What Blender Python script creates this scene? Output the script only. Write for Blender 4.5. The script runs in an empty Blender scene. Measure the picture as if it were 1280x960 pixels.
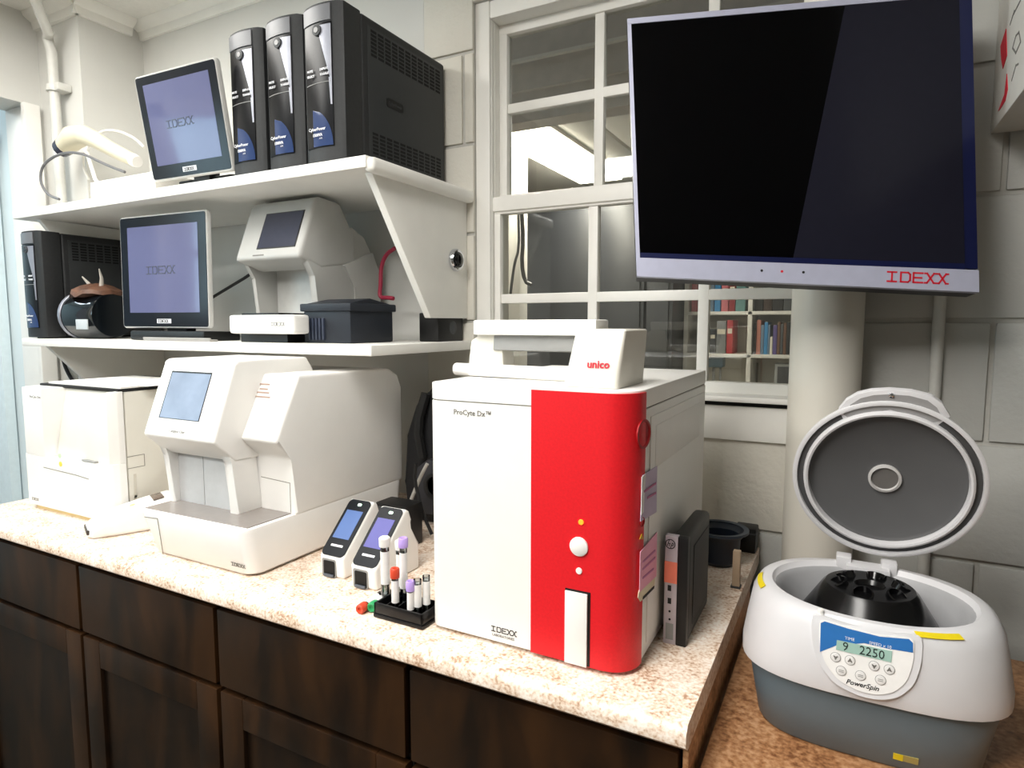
import bpy, bmesh, math, random
from mathutils import Vector, Matrix
random.seed(7)
S = bpy.context.scene
COL = S.collection
R = math.radians
PI = math.pi
ZC = 0.91          # worktop height above the floor; coordinates below count z from the worktop

# ---------------------------------------------------------------- camera
FPX, YAW, PITCH = 794.0, R(27.9), R(5.4)
cd = bpy.data.cameras.new('camera'); cam = bpy.data.objects.new('camera', cd); COL.objects.link(cam)
cd.sensor_fit = 'HORIZONTAL'; cd.sensor_width = 36.0; cd.lens = FPX / 1280 * 36.0
cd.clip_start = 0.02; cd.clip_end = 60
CAM = Vector((0, 0, 0.5))
cam.location = (0, 0, 0.5 + ZC); cam.rotation_euler = (PI/2 - PITCH, 0, YAW)
S.camera = cam

# ---------------------------------------------------------------- world, lights, exposure
w = bpy.data.worlds.new('world'); S.world = w; w.use_nodes = True
w.node_tree.nodes['Background'].inputs[0].default_value = (0.86, 0.93, 1.0, 1)
w.node_tree.nodes['Background'].inputs[1].default_value = 0.35
S.view_settings.view_transform = 'Standard'; S.view_settings.look = 'None'
S.view_settings.gamma = 1.0; S.view_settings.use_curve_mapping = False
S.view_settings.exposure = 0.58

def area(name, loc, size, power, col, rot=(0, 0, 0)):
    l = bpy.data.lights.new(name, 'AREA'); l.shape = 'RECTANGLE'; l.size, l.size_y = size
    l.energy = power; l.color = col
    o = bpy.data.objects.new(name, l); COL.objects.link(o)
    o.location = (loc[0], loc[1], loc[2] + ZC); o.rotation_euler = rot
    return o
# ceiling troffers (their fixtures are built further down)
area('troffer_light', (-1.93, 0.40, 1.535), (0.52, 1.15), 11, (1.0, 0.988, 0.965))
area('troffer_light', (-1.10, -1.05, 1.535), (1.15, 0.52), 25, (1.0, 0.988, 0.965))
area('troffer_light', (-0.50, -0.10, 1.535), (0.52, 1.15), 17, (1.0, 0.988, 0.965))  # third troffer, added to brighten the window and shelf bracket
area('hall_fill_light', (-3.35, 0.55, 1.50), (0.5, 0.5), 7, (0.80, 0.92, 1.0))  # unseen fill added to brighten the hall doorway, has no fixture
# the lit room behind the window
area('back_room_light', (-1.22, 2.75, 1.255), (0.22, 1.0), 15, (1.0, 0.93, 0.82))

# ---------------------------------------------------------------- pixel helper (points on real planes of the room)
_f = Vector((-math.sin(YAW)*math.cos(PITCH), math.cos(YAW)*math.cos(PITCH), -math.sin(PITCH)))
_r = Vector((math.cos(YAW), math.sin(YAW), 0)); _u = _r.cross(_f)
def ray(x, y): return _f + _r*((x-640)/FPX) - _u*((y-480)/FPX)
def P(x, y, X=None, Y=None, Z=None):
    d = ray(x, y)
    t = (X-CAM.x)/d.x if X is not None else (Y-CAM.y)/d.y if Y is not None else (Z-CAM.z)/d.z
    return CAM + d*t
def face(o, right, up):
    r = Vector(right).normalized(); u = Vector(up).normalized(); n = r.cross(u).normalized(); u = n.cross(r)
    return Matrix(((r.x, u.x, n.x, o[0]), (r.y, u.y, n.y, o[1]), (r.z, u.z, n.z, o[2]), (0, 0, 0, 1)))
def hit(M, x, y):
    """pixel -> local (x, y) on the plane of frame M"""
    n = M.col[2].to_3d(); o = M.col[3].to_3d(); d = ray(x, y)
    t = n.dot(o - CAM)/n.dot(d); q = CAM + d*t - o
    return q.dot(M.col[0].to_3d()), q.dot(M.col[1].to_3d())
def FR(o): return face(o, (1, 0, 0), (0, 0, 1))       # faces -Y
def SD(o): return face(o, (0, 1, 0), (0, 0, 1))       # faces +X
I4 = Matrix.Identity(4)

# ---------------------------------------------------------------- materials
def lin(h):
    h = h.lstrip('#'); out = []
    for i in (0, 2, 4):
        c = int(h[i:i+2], 16)/255
        out.append(c/12.92 if c <= .04045 else ((c+.055)/1.055)**2.4)
    return (*out, 1)
MATS = {}
def mat(name, hx, rough=.45, metal=0., var=.03, scale=60., bump=0., bscale=None, emit=0., alpha=1., spec=.5, coat=0., trans=0., emit_hx=None, ior=1.45):
    if name in MATS: return MATS[name]
    m = bpy.data.materials.new(name); m.use_nodes = True; nt = m.node_tree; N, L = nt.nodes, nt.links
    b = N['Principled BSDF']; c = lin(hx)
    b.inputs['Roughness'].default_value = rough; b.inputs['Metallic'].default_value = metal
    b.inputs['Specular IOR Level'].default_value = spec; b.inputs['Coat Weight'].default_value = coat
    b.inputs['Transmission Weight'].default_value = trans; b.inputs['IOR'].default_value = ior
    b.inputs['Alpha'].default_value = alpha
    tc = N.new('ShaderNodeTexCoord')
    no = N.new('ShaderNodeTexNoise'); no.inputs['Scale'].default_value = scale; no.inputs['Detail'].default_value = 3
    L.new(tc.outputs['Object'], no.inputs['Vector'])
    cr = N.new('ShaderNodeValToRGB')
    cr.color_ramp.elements[0].position = .3; cr.color_ramp.elements[1].position = .7
    cr.color_ramp.elements[0].color = (*[v*(1-var) for v in c[:3]], 1)
    cr.color_ramp.elements[1].color = (*[min(1, v*(1+var)) for v in c[:3]], 1)
    L.new(no.outputs['Fac'], cr.inputs['Fac']); L.new(cr.outputs['Color'], b.inputs['Base Color'])
    if bump:
        n2 = N.new('ShaderNodeTexNoise'); n2.inputs['Scale'].default_value = bscale or scale*3; n2.inputs['Detail'].default_value = 4
        L.new(tc.outputs['Object'], n2.inputs['Vector'])
        bp = N.new('ShaderNodeBump'); bp.inputs['Strength'].default_value = bump; bp.inputs['Distance'].default_value = .004
        L.new(n2.outputs['Fac'], bp.inputs['Height']); L.new(bp.outputs['Normal'], b.inputs['Normal'])
    if emit:
        b.inputs['Emission Color'].default_value = lin(emit_hx or hx); b.inputs['Emission Strength'].default_value = emit
    MATS[name] = m
    return m
def granite(name, cols, s1, s2, rough):
    m = bpy.data.materials.new(name); m.use_nodes = True; nt = m.node_tree; N, L = nt.nodes, nt.links
    b = N['Principled BSDF']; b.inputs['Roughness'].default_value = rough
    tc = N.new('ShaderNodeTexCoord')
    a = N.new('ShaderNodeTexNoise'); a.inputs['Scale'].default_value = s1; a.inputs['Detail'].default_value = 6; a.inputs['Distortion'].default_value = 1.2
    e = N.new('ShaderNodeTexNoise'); e.inputs['Scale'].default_value = s2; e.inputs['Detail'].default_value = 2
    for q in (a, e): L.new(tc.outputs['Object'], q.inputs['Vector'])
    mx = N.new('ShaderNodeMix'); mx.inputs[0].default_value = .55
    L.new(a.outputs['Fac'], mx.inputs[2]); L.new(e.outputs['Fac'], mx.inputs[3])
    cr = N.new('ShaderNodeValToRGB'); els = cr.color_ramp.elements
    els[0].position = .36; els[0].color = lin(cols[0]); els[1].position = .62; els[1].color = lin(cols[-1])
    for i, c in enumerate(cols[1:-1]):
        q = els.new(.36 + .26*(i+1)/(len(cols)-1)); q.color = lin(c)
    L.new(mx.outputs[0], cr.inputs['Fac']); L.new(cr.outputs['Color'], b.inputs['Base Color'])
    MATS[name] = m
    return m
def wood(name, c0, c1, rough, scale=6):
    m = bpy.data.materials.new(name); m.use_nodes = True; nt = m.node_tree; N, L = nt.nodes, nt.links
    b = N['Principled BSDF']; b.inputs['Roughness'].default_value = rough; b.inputs['Specular IOR Level'].default_value = .22
    tc = N.new('ShaderNodeTexCoord'); mp = N.new('ShaderNodeMapping'); mp.inputs['Scale'].default_value = (1.6, 1.6, .55)
    L.new(tc.outputs['Object'], mp.inputs['Vector'])
    a = N.new('ShaderNodeTexNoise'); a.inputs['Scale'].default_value = scale; a.inputs['Detail'].default_value = 7; a.inputs['Distortion'].default_value = .8
    L.new(mp.outputs['Vector'], a.inputs['Vector'])
    cr = N.new('ShaderNodeValToRGB'); cr.color_ramp.elements[0].position = .38; cr.color_ramp.elements[1].position = .68
    cr.color_ramp.elements[0].color = lin(c0); cr.color_ramp.elements[1].color = lin(c1)
    L.new(a.outputs['Fac'], cr.inputs['Fac']); L.new(cr.outputs['Color'], b.inputs['Base Color'])
    MATS[name] = m
    return m
def glass(name, tint, refl=.12):
    m = bpy.data.materials.new(name); m.use_nodes = True; nt = m.node_tree; N, L = nt.nodes, nt.links
    N.remove(N['Principled BSDF']); out = N['Material Output']
    t = N.new('ShaderNodeBsdfTransparent'); t.inputs[0].default_value = lin(tint)
    g = N.new('ShaderNodeBsdfGlossy'); g.inputs['Roughness'].default_value = .02
    lw = N.new('ShaderNodeFresnel'); lw.inputs['IOR'].default_value = 1.5
    mt = N.new('ShaderNodeMath'); mt.operation = 'ADD'; mt.inputs[1].default_value = refl
    L.new(lw.outputs[0], mt.inputs[0])
    mx = N.new('ShaderNodeMixShader'); L.new(mt.outputs[0], mx.inputs[0]); L.new(t.outputs[0], mx.inputs[1]); L.new(g.outputs[0], mx.inputs[2])
    L.new(mx.outputs[0], out.inputs['Surface']); MATS[name] = m
    return m

WALL = mat('painted_block', 'BDBDB8', .55, var=.03, scale=9, bump=.35, bscale=70)
WALLC = mat('cream_painted_block', 'D8D4C9', .55, var=.03, scale=9, bump=.4, bscale=70)
WALLP = mat('painted_plaster', 'D6D5D0', .6, var=.025, scale=6, bump=.12, bscale=40)
MORTAR = mat('painted_mortar', 'BDBBB4', .7, bump=.3, bscale=90)
TRIMW = mat('white_trim_paint', 'EFEDE7', .4, var=.02, scale=15, bump=.05)
SHELFW = mat('white_shelf_paint', 'F0EEE8', .45, var=.02, scale=12)
CEILM = mat('ceiling_paint', 'E4E2DC', .8, bump=.2, bscale=50)
PW = mat('white_plastic', 'F0EEEA', .38, var=.012, scale=20)
PW2 = mat('warm_white_plastic', 'DFDBD0', .42, var=.015, scale=20)
PIV = mat('ivory_plastic', 'DBD1B6', .42, var=.02, scale=25)
PG = mat('grey_plastic', 'B9B8B4', .42, var=.02, scale=25)
PGD = mat('shade_grey_plastic', '8E8E8C', .5)
RED = mat('red_plastic', 'DE1A24', .42, var=.05, scale=260, bump=.06, bscale=500)
BLK = mat('black_plastic', '131313', .45, var=.15, scale=80)
BLKG = mat('gloss_black', '0A0A0C', .12, var=.05, spec=.6)
BLKM = mat('matte_black', '232425', .55, var=.12, scale=120, bump=.08, bscale=400)
DGR = mat('dark_grey_plastic', '3B3D3F', .5)
NAVY = mat('navy_plastic', '1B2029', .5, var=.1, scale=12)
SILV = mat('silver_plastic', '9C9EA8', .35, metal=.5)
CHR = mat('chrome', 'D8DADF', .12, metal=1.)
SEAM = mat('seam_shadow_gap', '8A867C', .8)
INK = mat('black_ink', '161616', .6)
INKG = mat('grey_ink', '77746E', .6)
WHT_INK = mat('white_ink', 'E8E8EC', .5)
REDINK = mat('red_ink', 'C8142C', .5)
RUB = mat('rubber', '1A1A1A', .8)
GLASS = glass('window_glass', 'F2F4F2', .045)
CLEAR = glass('clear_tube_plastic', 'E9EDEE', .10)

# ---------------------------------------------------------------- mesh builder
def rrect(w, h, r, n=5, cx=0, cy=0):
    pts = []
    for sx, sy, a0 in ((1, 1, 0), (-1, 1, 90), (-1, -1, 180), (1, -1, 270)):
        for k in range(n+1):
            a = R(a0 + 90*k/n); pts.append((cx+sx*(w/2-r)+r*math.cos(a), cy+sy*(h/2-r)+r*math.sin(a)))
    return pts
def circ(r, n=24, cx=0, cy=0): return [(cx+r*math.cos(2*PI*k/n), cy+r*math.sin(2*PI*k/n)) for k in range(n)]
def supere(a, b, p, n=48):
    out = []
    for k in range(n):
        t = 2*PI*k/n; c, s = math.cos(t), math.sin(t)
        out.append((a*math.copysign(abs(c)**(2/p), c), b*math.copysign(abs(s)**(2/p), s)))
    return out
class MB:
    def __init__(s): s.bm = bmesh.new()
    def merge(s, t, M=None, bev=0, seg=2):
        if bev:
            bmesh.ops.bevel(t, geom=list(t.edges), offset=bev, segments=seg, profile=.6, affect='EDGES', clamp_overlap=True)
        if M is not None: t.transform(M)
        bmesh.ops.recalc_face_normals(t, faces=list(t.faces))
        me = bpy.data.meshes.new('tmp'); t.to_mesh(me); t.free(); s.bm.from_mesh(me); bpy.data.meshes.remove(me)
        return s
    def box(s, x0, x1, y0, y1, z0, z1, bev=0, M=None, seg=2):
        t = bmesh.new(); v = [t.verts.new(p) for p in ((x0,y0,z0),(x1,y0,z0),(x1,y1,z0),(x0,y1,z0),(x0,y0,z1),(x1,y0,z1),(x1,y1,z1),(x0,y1,z1))]
        for f in ((0,3,2,1),(4,5,6,7),(0,1,5,4),(1,2,6,5),(2,3,7,6),(3,0,4,7)): t.faces.new([v[i] for i in f])
        return s.merge(t, M, bev, seg)
    def loft(s, loops, M=None, caps=(True, True), bev=0):
        t = bmesh.new(); rows = [[t.verts.new(p) for p in lp] for lp in loops]; n = len(rows[0])
        for a, b in zip(rows, rows[1:]):
            for i in range(n):
                j = (i+1) % n
                try: t.faces.new((a[i], a[j], b[j], b[i]))
                except ValueError: pass
        if caps[0]: t.faces.new(rows[0][::-1])
        if caps[1]: t.faces.new(rows[-1])
        return s.merge(t, M, bev)
    def prism(s, pts, axis, a, b, bev=0, M=None, seg=2):
        """profile extruded along an axis: 'x' pts are (y,z), 'y' pts are (x,z), 'z' pts are (x,y)"""
        f = {'x': lambda p, t: (t, p[0], p[1]), 'y': lambda p, t: (p[0], t, p[1]), 'z': lambda p, t: (p[0], p[1], t)}[axis]
        t = bmesh.new(); A = [t.verts.new(f(p, a)) for p in pts]; B = [t.verts.new(f(p, b)) for p in pts]; n = len(pts)
        for i in range(n): t.faces.new((A[i], A[(i+1) % n], B[(i+1) % n], B[i]))
        t.faces.new(A[::-1]); t.faces.new(B)
        return s.merge(t, M, bev, seg)
    def lathe(s, prof, M=None, seg=32, caps=True):
        loops = [[(r*math.cos(2*PI*k/seg), r*math.sin(2*PI*k/seg), z) for k in range(seg)] for r, z in prof]
        return s.loft(loops, M, (caps, caps))
    def tube(s, path, r, seg=8, M=None, smooth=0):
        pts = [Vector(p) for p in path]
        for _ in range(smooth):
            q = [pts[0]]
            for a, b in zip(pts, pts[1:]): q += [a*.75+b*.25, a*.25+b*.75]
            pts = q + [pts[-1]]
        loops = []; prev = None
        for i, p in enumerate(pts):
            d = (pts[min(i+1, len(pts)-1)] - pts[max(i-1, 0)]).normalized()
            if prev is None:
                a = Vector((0, 0, 1)) if abs(d.z) < .9 else Vector((1, 0, 0)); x = d.cross(a).normalized()
            else: x = (prev - d*prev.dot(d)).normalized()
            y = d.cross(x); prev = x
            rr = r(i/(len(pts)-1)) if callable(r) else r
            loops.append([p + (x*math.cos(2*PI*k/seg) + y*math.sin(2*PI*k/seg))*rr for k in range(seg)])
        return s.loft(loops, M)
    def poly(s, pts, M=None, d=.0006, z=0.):
        return s.prism(pts, 'z', z, z+d, M=M)
    def text(s, txt, size, M=None, d=.0004, align='LEFT', sx=1., shear=0., z=0., bold=0.):
        c = bpy.data.curves.new('t', 'FONT'); c.body = txt; c.size = size; c.extrude = d/2; c.align_x = align; c.shear = shear; c.resolution_u = 2; c.offset = bold
        o = bpy.data.objects.new('t', c); COL.objects.link(o)
        dg = bpy.context.evaluated_depsgraph_get(); me = bpy.data.meshes.new_from_object(o.evaluated_get(dg))
        bpy.data.objects.remove(o); bpy.data.curves.remove(c)
        T = Matrix.Translation((0, 0, z+d/2)) @ Matrix.Diagonal((sx, 1, 1, 1))
        me.transform((M or I4) @ T); s.bm.from_mesh(me); bpy.data.meshes.remove(me)
        return s
    def strokes(s, lines, w, M=None, d=.0005, z=0.):
        for ln in lines:
            for a, b in zip(ln, ln[1:]):
                a, b = Vector(a), Vector(b); t = (b-a).normalized(); n = Vector((-t.y, t.x))*w/2; e = t*w/2
                s.poly([tuple(a-e+n), tuple(a-e-n), tuple(b+e-n), tuple(b+e+n)], M, d, z)
        return s
    def build(s, name, m, parent=None, smooth=40, kind=None):
        me = bpy.data.meshes.new(name)
        if parent is None:
            xs = [v.co for v in s.bm.verts]
            c = Vector(((min(p.x for p in xs)+max(p.x for p in xs))/2, (min(p.y for p in xs)+max(p.y for p in xs))/2, min(p.z for p in xs)))
        else:
            c = ORG.get(parent.name, Vector())
        s.bm.transform(Matrix.Translation(-c)); s.bm.to_mesh(me); s.bm.free()
        if smooth:
            me.polygons.foreach_set('use_smooth', [True]*len(me.polygons)); me.set_sharp_from_angle(angle=R(smooth))
        me.materials.append(m); o = bpy.data.objects.new(name, me); COL.objects.link(o)
        if parent is None: o.location = c
        else:
            o.parent = parent; ORG[o.name] = c
        if kind: o['kind'] = kind
        return o
ORG = {}
def thing(name, label, cat, loc=(0, 0, 0), rz=0, group=None, world=False):
    """an Empty at the base of a thing; world=True: its parts are modelled in room coordinates"""
    o = bpy.data.objects.new(name, None); COL.objects.link(o); o.empty_display_size = .05
    o.location = loc; o.rotation_euler = (0, 0, rz); o['label'] = label; o['category'] = cat
    if group: o['group'] = group
    ORG[o.name] = Vector(loc) if world else Vector()
    return o
def tag(o, label, cat, group=None):
    o['label'] = label; o['category'] = cat
    if group: o['group'] = group
    return o
def struct(o, label=None):
    o['kind'] = 'structure'
    if label: o['label'] = label
    return o
def clone(o, parent=None):
    c = o.copy(); COL.objects.link(c); c.parent = parent
    for ch in list(o.children): clone(ch, c)
    return c
def idexx(mb, wid, M, stroke=.12, z=0., d=.0005):
    """five-letter word mark drawn from strokes, wid = total width"""
    u = wid/5.9; h = u*1.0; L = []
    def add(ox, ln): L.extend([[(ox*u + x*u, y*h) for x, y in l] for l in ln])
    add(0, [[(.1, 1), (.94, 1)], [(.52, 1), (.52, 0)], [(.1, 0), (.94, 0)]])
    add(1.3, [[(.08, 0), (.08, 1), (.78, 1), (.98, .8), (.98, .2), (.78, 0), (.08, 0)]])
    add(2.55, [[(.92, 1), (.05, 1), (.05, 0), (.92, 0)], [(.05, .5), (.82, .5)]])
    add(3.7, [[(0, 1), (.2, 1), (.85, 0), (1.05, 0)], [(0, 0), (.2, 0), (.85, 1), (1.05, 1)]])
    add(4.85, [[(0, 1), (.2, 1), (.85, 0), (1.05, 0)], [(0, 0), (.2, 0), (.85, 1), (1.05, 1)]])
    return mb.strokes(L, stroke*u, M, d, z)

# ================================================================ the room
CZ = 1.56                                   # ceiling height above the worktop
FL = -0.91
YB = 1.49                                   # back wall
OX0, OX1, OZ0, OZ1 = -0.905, 0.02, 0.315, 1.335   # window opening
floor = struct(MB().box(-4.2, 1.6, -2.6, 1.64, FL-.05, FL).build('floor', mat('floor_vinyl', '5E554A', .4, var=.08, scale=8)))
ceil = struct(MB().box(-4.2, 1.6, -2.6, 1.64, CZ, CZ+.06).build('ceiling', CEILM))
wb = MB()
ym = YB + .005
wb.box(-2.29, OX0, ym, YB+.15, FL, CZ).box(OX1, 1.5, ym, YB+.15, FL, CZ)
wb.box(OX0, OX1, ym, YB+.15, FL, OZ0).box(OX0, OX1, ym, YB+.15, OZ1, CZ)
wall_back = struct(wb.build('wall_back', MORTAR))
ORG['wall_back'] = wall_back.location.copy()
# plastered stretch behind the shelves
MB().box(-2.29, -1.06, YB-.001, ym+.002, FL, CZ).build('plaster', WALLP, wall_back)
# concrete blocks, running bond, joints recessed
BH, BL, GAP = .2355, .47, .009
blk = {}
def block(x0, x1, z0, z1):
    if x1-x0 < .02 or z1-z0 < .02: return
    bm_ = WALLC if x1 < .06 else WALL
    key = (round(x1-x0, 3), round(z1-z0, 3), bm_.name)
    if key not in blk:
        b = MB().box(-(x1-x0)/2, (x1-x0)/2, -.006, .004, -(z1-z0)/2, (z1-z0)/2, .0035)
        o = b.build('block', bm_, wall_back); ORG.pop(o.name, None)
        o.data.transform(Matrix.Translation(wall_back.location)); blk[key] = o.data   # mesh centred on the block
    else:
        o = bpy.data.objects.new('block', blk[key]); COL.objects.link(o); o.parent = wall_back
    o.location = Vector(((x0+x1)/2, YB+.004, (z0+z1)/2)) - wall_back.location
for k in range(-2, 6):
    z0 = .271 + BH*k + GAP/2; z1 = min(z0 + BH - GAP, CZ)
    off = .24 if k % 2 == 0 else .24 - BL/2
    for i in range(-4, 4):
        x0 = off + i*BL + GAP/2; x1 = x0 + BL - GAP
        if x1 < -1.05 or x0 > 1.3: continue
        x0 = max(x0, -1.06); x1 = min(x1, 1.3)
        if x1 > OX0 and x0 < OX1 and z1 > OZ0 and z0 < OZ1:
            block(x0, min(x1, OX0), z0, z1); block(max(x0, OX1), x1, z0, z1)
            xa, xb = max(x0, OX0), min(x1, OX1)
            block(xa, xb, z0, min(z1, OZ0)); block(xa, xb, max(z0, OZ1), z1)
        else: block(x0, x1, z0, z1)
# corner pier between the doorway and the shelves
struct(MB().prism([(-2.54, 1.27), (-2.29, 1.27), (-2.29, YB), (-2.29, YB+.15), (-2.54, YB+.15)], 'z', FL, CZ).build('wall_corner', WALLP, smooth=0))
wl = MB()
DY0, DY1, DZ = .42, 1.235, 1.255
wl.box(-2.69, -2.54, -2.6, -.62, FL, CZ).box(-2.69, -2.54, .24, DY0, FL, CZ).box(-2.69, -2.54, DY0, DY1, DZ, CZ).box(-2.69, -2.54, DY1, 1.27, FL, CZ)
wl.box(-2.69, -2.54, -.62, .24, FL, .58).box(-2.69, -2.54, -.62, .24, 1.14, CZ)
struct(wl.build('wall_left', WALLP, smooth=0))
FRW = mat('olive_grey_paint', '7F7D76', .6)
struct(MB().box(-2.6, 1.6, -2.6, -2.5, FL, CZ).build('wall_front', FRW))
struct(MB().box(1.5, 1.6, -2.5, 1.64, FL, CZ).build('wall_right', FRW))
# hallway behind the doorway, pale blue
HALL = mat('pale_blue_hall_paint', 'DDE9EC', .5, var=.02, scale=5)
struct(MB().box(-4.2, -2.69, 1.245, 1.33, FL, CZ).build('wall_hall', HALL))
struct(MB().box(-4.2, -4.1, -.5, 1.245, FL, CZ).build('wall_hall_end', HALL))
d1 = MB().box(-2.545, -2.52, 1.205, 1.255, FL, DZ+.0, .004).box(-2.545, -2.52, DY0-.05, DY0, FL, DZ+.05, .004)
d1.box(-2.69, -2.545, 1.225, 1.236, FL, DZ, .002)
door1 = struct(d1.build('door_1', TRIMW)); ORG['door_1'] = door1.location.copy()
dl = MB().box(-3.60, -2.80, 1.205, 1.240, FL+.01, 1.20, .004).build('door_leaf', mat('pale_blue_door', 'D8E6EA', .4), door1)
MB().box(-3.45, -2.85, 1.203, 1.206, .62, 1.0, .001).build('door_glass', mat('hall_door_glass', '8FA7A8', .1), dl)
MB().tube([(-2.86, 1.20, .33), (-2.86, 1.17, .33), (-2.95, 1.165, .33)], .008).build('door_handle', CHR, dl)
# daylight window in the left wall (seen mirrored in the screens)
DAY = mat('daylight_pane', 'CFE9F2', .3, emit=5., emit_hx='C4E6F4')
w2 = MB().box(-2.56, -2.52, -.66, -.60, .54, 1.18, .004).box(-2.56, -2.52, .22, .28, .54, 1.18, .004)
w2.box(-2.56, -2.52, -.66, .28, 1.12, 1.18, .004).box(-2.57, -2.50, -.68, .30, .53, .58, .004)
win2 = struct(w2.build('window_2', TRIMW)); ORG['window_2'] = win2.location.copy()
for a, b in ((-.60, -.20), (-.18, .22)):
    for c, e in ((.58, .84), (.86, 1.12)):
        MB().box(-2.60, -2.592, a, b, c, e).build('pane', DAY, win2)
MB().box(-2.59, -2.55, -.205, -.175, .58, 1.12, .003).build('muntin', TRIMW, win2)
MB().box(-2.59, -2.55, -.60, .22, .835, .865, .003).build('muntin', TRIMW, win2)
# crown moulding
cr = [(0, 0), (.045, 0), (.04, -.012), (.018, -.026), (.012, -.05), (0, -.05)]
t1 = MB().prism([(YB-a, CZ+b) for a, b in cr], 'x', -2.29, 1.5)
struct(t1.build('trim_1', TRIMW))
t2 = MB().prism([(-2.29+a, CZ+b) for a, b in cr], 'y', 1.25, YB-.045)
struct(t2.build('trim_2', TRIMW))
t3 = MB().prism([(1.27-a, CZ+b) for a, b in cr], 'x', -2.54, -2.27)
struct(t3.build('trim_3', TRIMW))

# ---------------------------------------------------------------- window over the counter
YW = 1.55
wf = MB()
wf.box(OX0, -.862, YB+.012, YW+.06, OZ0, OZ1, .004).box(-.022, OX1, YB+.012, YW+.06, OZ0, OZ1, .004)
wf.box(-.8625, -.0215, YB+.014, YW+.06, 1.29, OZ1-.001, .004)
win1 = struct(wf.build('window_1', TRIMW)); ORG['window_1'] = win1.location.copy()
MB().box(OX0-.03, OX1+.03, YB-.035, YW+.06, OZ0+.013, OZ0+.026, .004).build('window_sill', TRIMW, win1)
MB().box(OX0+.01, OX1-.01, YB-.006, YW, OZ0+.002, OZ0+.014).build('sill_gap', RUB, win1)
MB().box(OX0, OX1, YB-.012, YB+.0, OZ0-.075, OZ0+.002, .003).build('apron', TRIMW, win1)
def sash(name, x0, x1, z0, z1, y, hz, b=.034):
    s = MB()
    s.box(x0, x0+b*.7, y, y+.03, z0, z1, .004).box(x1-b*.7, x1, y, y+.03, z0, z1, .004)
    s.box(x0, x1, y-.002, y+.032, z0, z0+b, .004).box(x0, x1, y-.001, y+.031, z1-b*.8, z1, .004)
    o = s.build(name, TRIMW, win1); bars = [x0] + [-.579, -.304] + [x1]
    for x in bars[1:-1]: MB().box(x-.0125, x+.0125, y+.003, y+.027, z0+b, z1-b*.8, .003).build('muntin', TRIMW, o)
    for z in hz: MB().box(x0+b*.7, x1-b*.7, y+.004, y+.026, z-.0125, z+.0125, .003).build('muntin', TRIMW, o)
    zs = [z0] + hz + [z1]
    for xa, xb in zip(bars, bars[1:]):
        for za, zb in zip(zs, zs[1:]):
            MB().box(xa+.006, xb-.006, y+.013, y+.017, za+.006, zb-.006).build('pane', GLASS, o)
sash('upper_sash', -.862, -.022, .815, 1.292, YW+.004, [1.075])
sash('lower_sash', -.862, -.022, .339, .815, YW-.026, [.568], .027)
MB().box(-.862, -.022, YW-.034, YW+.0, .800, .838, .004).build('meeting_rail', TRIMW, win1)
for yy in (1.512, 1.528): MB().box(-.868, -.861, yy, yy+.008, .37, 1.29, .001).build('jamb_channel', TRIMW, win1)

# round column beside the window
cx, cy = -.041, 1.424
col = struct(MB().lathe([(.066, FL), (.066, CZ)], Matrix.Translation((cx, cy, 0)), 40).build('column', mat('column_paint', 'DEDACF', .42, var=.02, scale=8)), 'round painted column beside the window')

# ---------------------------------------------------------------- pipes on the walls
PIPE = mat('painted_pipe', 'D2D1CB', .4)
c1 = thing('conduit', 'grey painted electrical conduit running down the block wall beside the column', 'conduit', (.152, 1.478, FL), world=True)
MB().tube([(.152, 1.478, FL), (.152, 1.478, CZ)], .0105, 12).build('pipe', PIPE, c1)
for z in (.15, .95): MB().box(.130, .174, 1.476, 1.489, z, z+.02, .003).build('pipe_strap', PIPE, c1)
pp = thing('wall_pipe', 'white painted pipe with an elbow in the corner by the doorway', 'pipe', (-2.455, 1.235, .3), world=True)
q = P(70, 150, Y=1.235); q2 = P(66, 55, Y=1.235); q3 = P(44, 0, Y=1.16)
d3 = (q3-q2); q4 = q2 + d3*1.25
MB().tube([(q.x, 1.235, FL), (q.x, 1.235, .6), (q.x, 1.235, q2.z-.02), (q.x-.006, 1.228, q2.z+.02), tuple(q2+d3*.25), tuple(q4)], .016, 14).build('pipe', PIPE, pp)
MB().box(q.x-.012, q.x+.045, 1.225, 1.268, q.z+.09, q.z+.115, .005).build('pipe_clamp', PIPE, pp)
MB().lathe([(.023, 0), (.023, .02)], Matrix.Translation((q.x, 1.235, q.z+.091)), 16).build('pipe_collar', PIPE, pp)

# ---------------------------------------------------------------- ceiling troffers
def troffer(x, y, lab, rz=0, CZ=CZ):
    t = thing('ceiling_light', lab, 'ceiling light', (x, y, CZ-.022), group='ceiling troffers')
    t.rotation_euler = (0, 0, rz); x = y = 0; CZ = .022
    MB().box(x-.61, x-.58, y-.30, y+.30, CZ-.022, CZ).box(x+.58, x+.61, y-.30, y+.30, CZ-.022, CZ).box(x-.58, x+.58, y-.30, y-.27, CZ-.022, CZ).box(x-.58, x+.58, y+.27, y+.30, CZ-.022, CZ).build('light_frame', TRIMW, t)
    MB().box(x-.58, x+.58, y-.27, y+.27, CZ-.010, CZ-.004).build('diffuser', mat('lit_diffuser', 'FFF8EC', .5, emit=3.), t)
troffer(-1.93, .40, 'lit rectangular ceiling troffer above the counter', PI/2)
troffer(-.50, -.10, 'added rectangular fill troffer in front of the wall display', PI/2)  # fixture of the added third troffer
troffer(-1.10, -1.05, 'lit rectangular ceiling troffer behind the working aisle')

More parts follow.
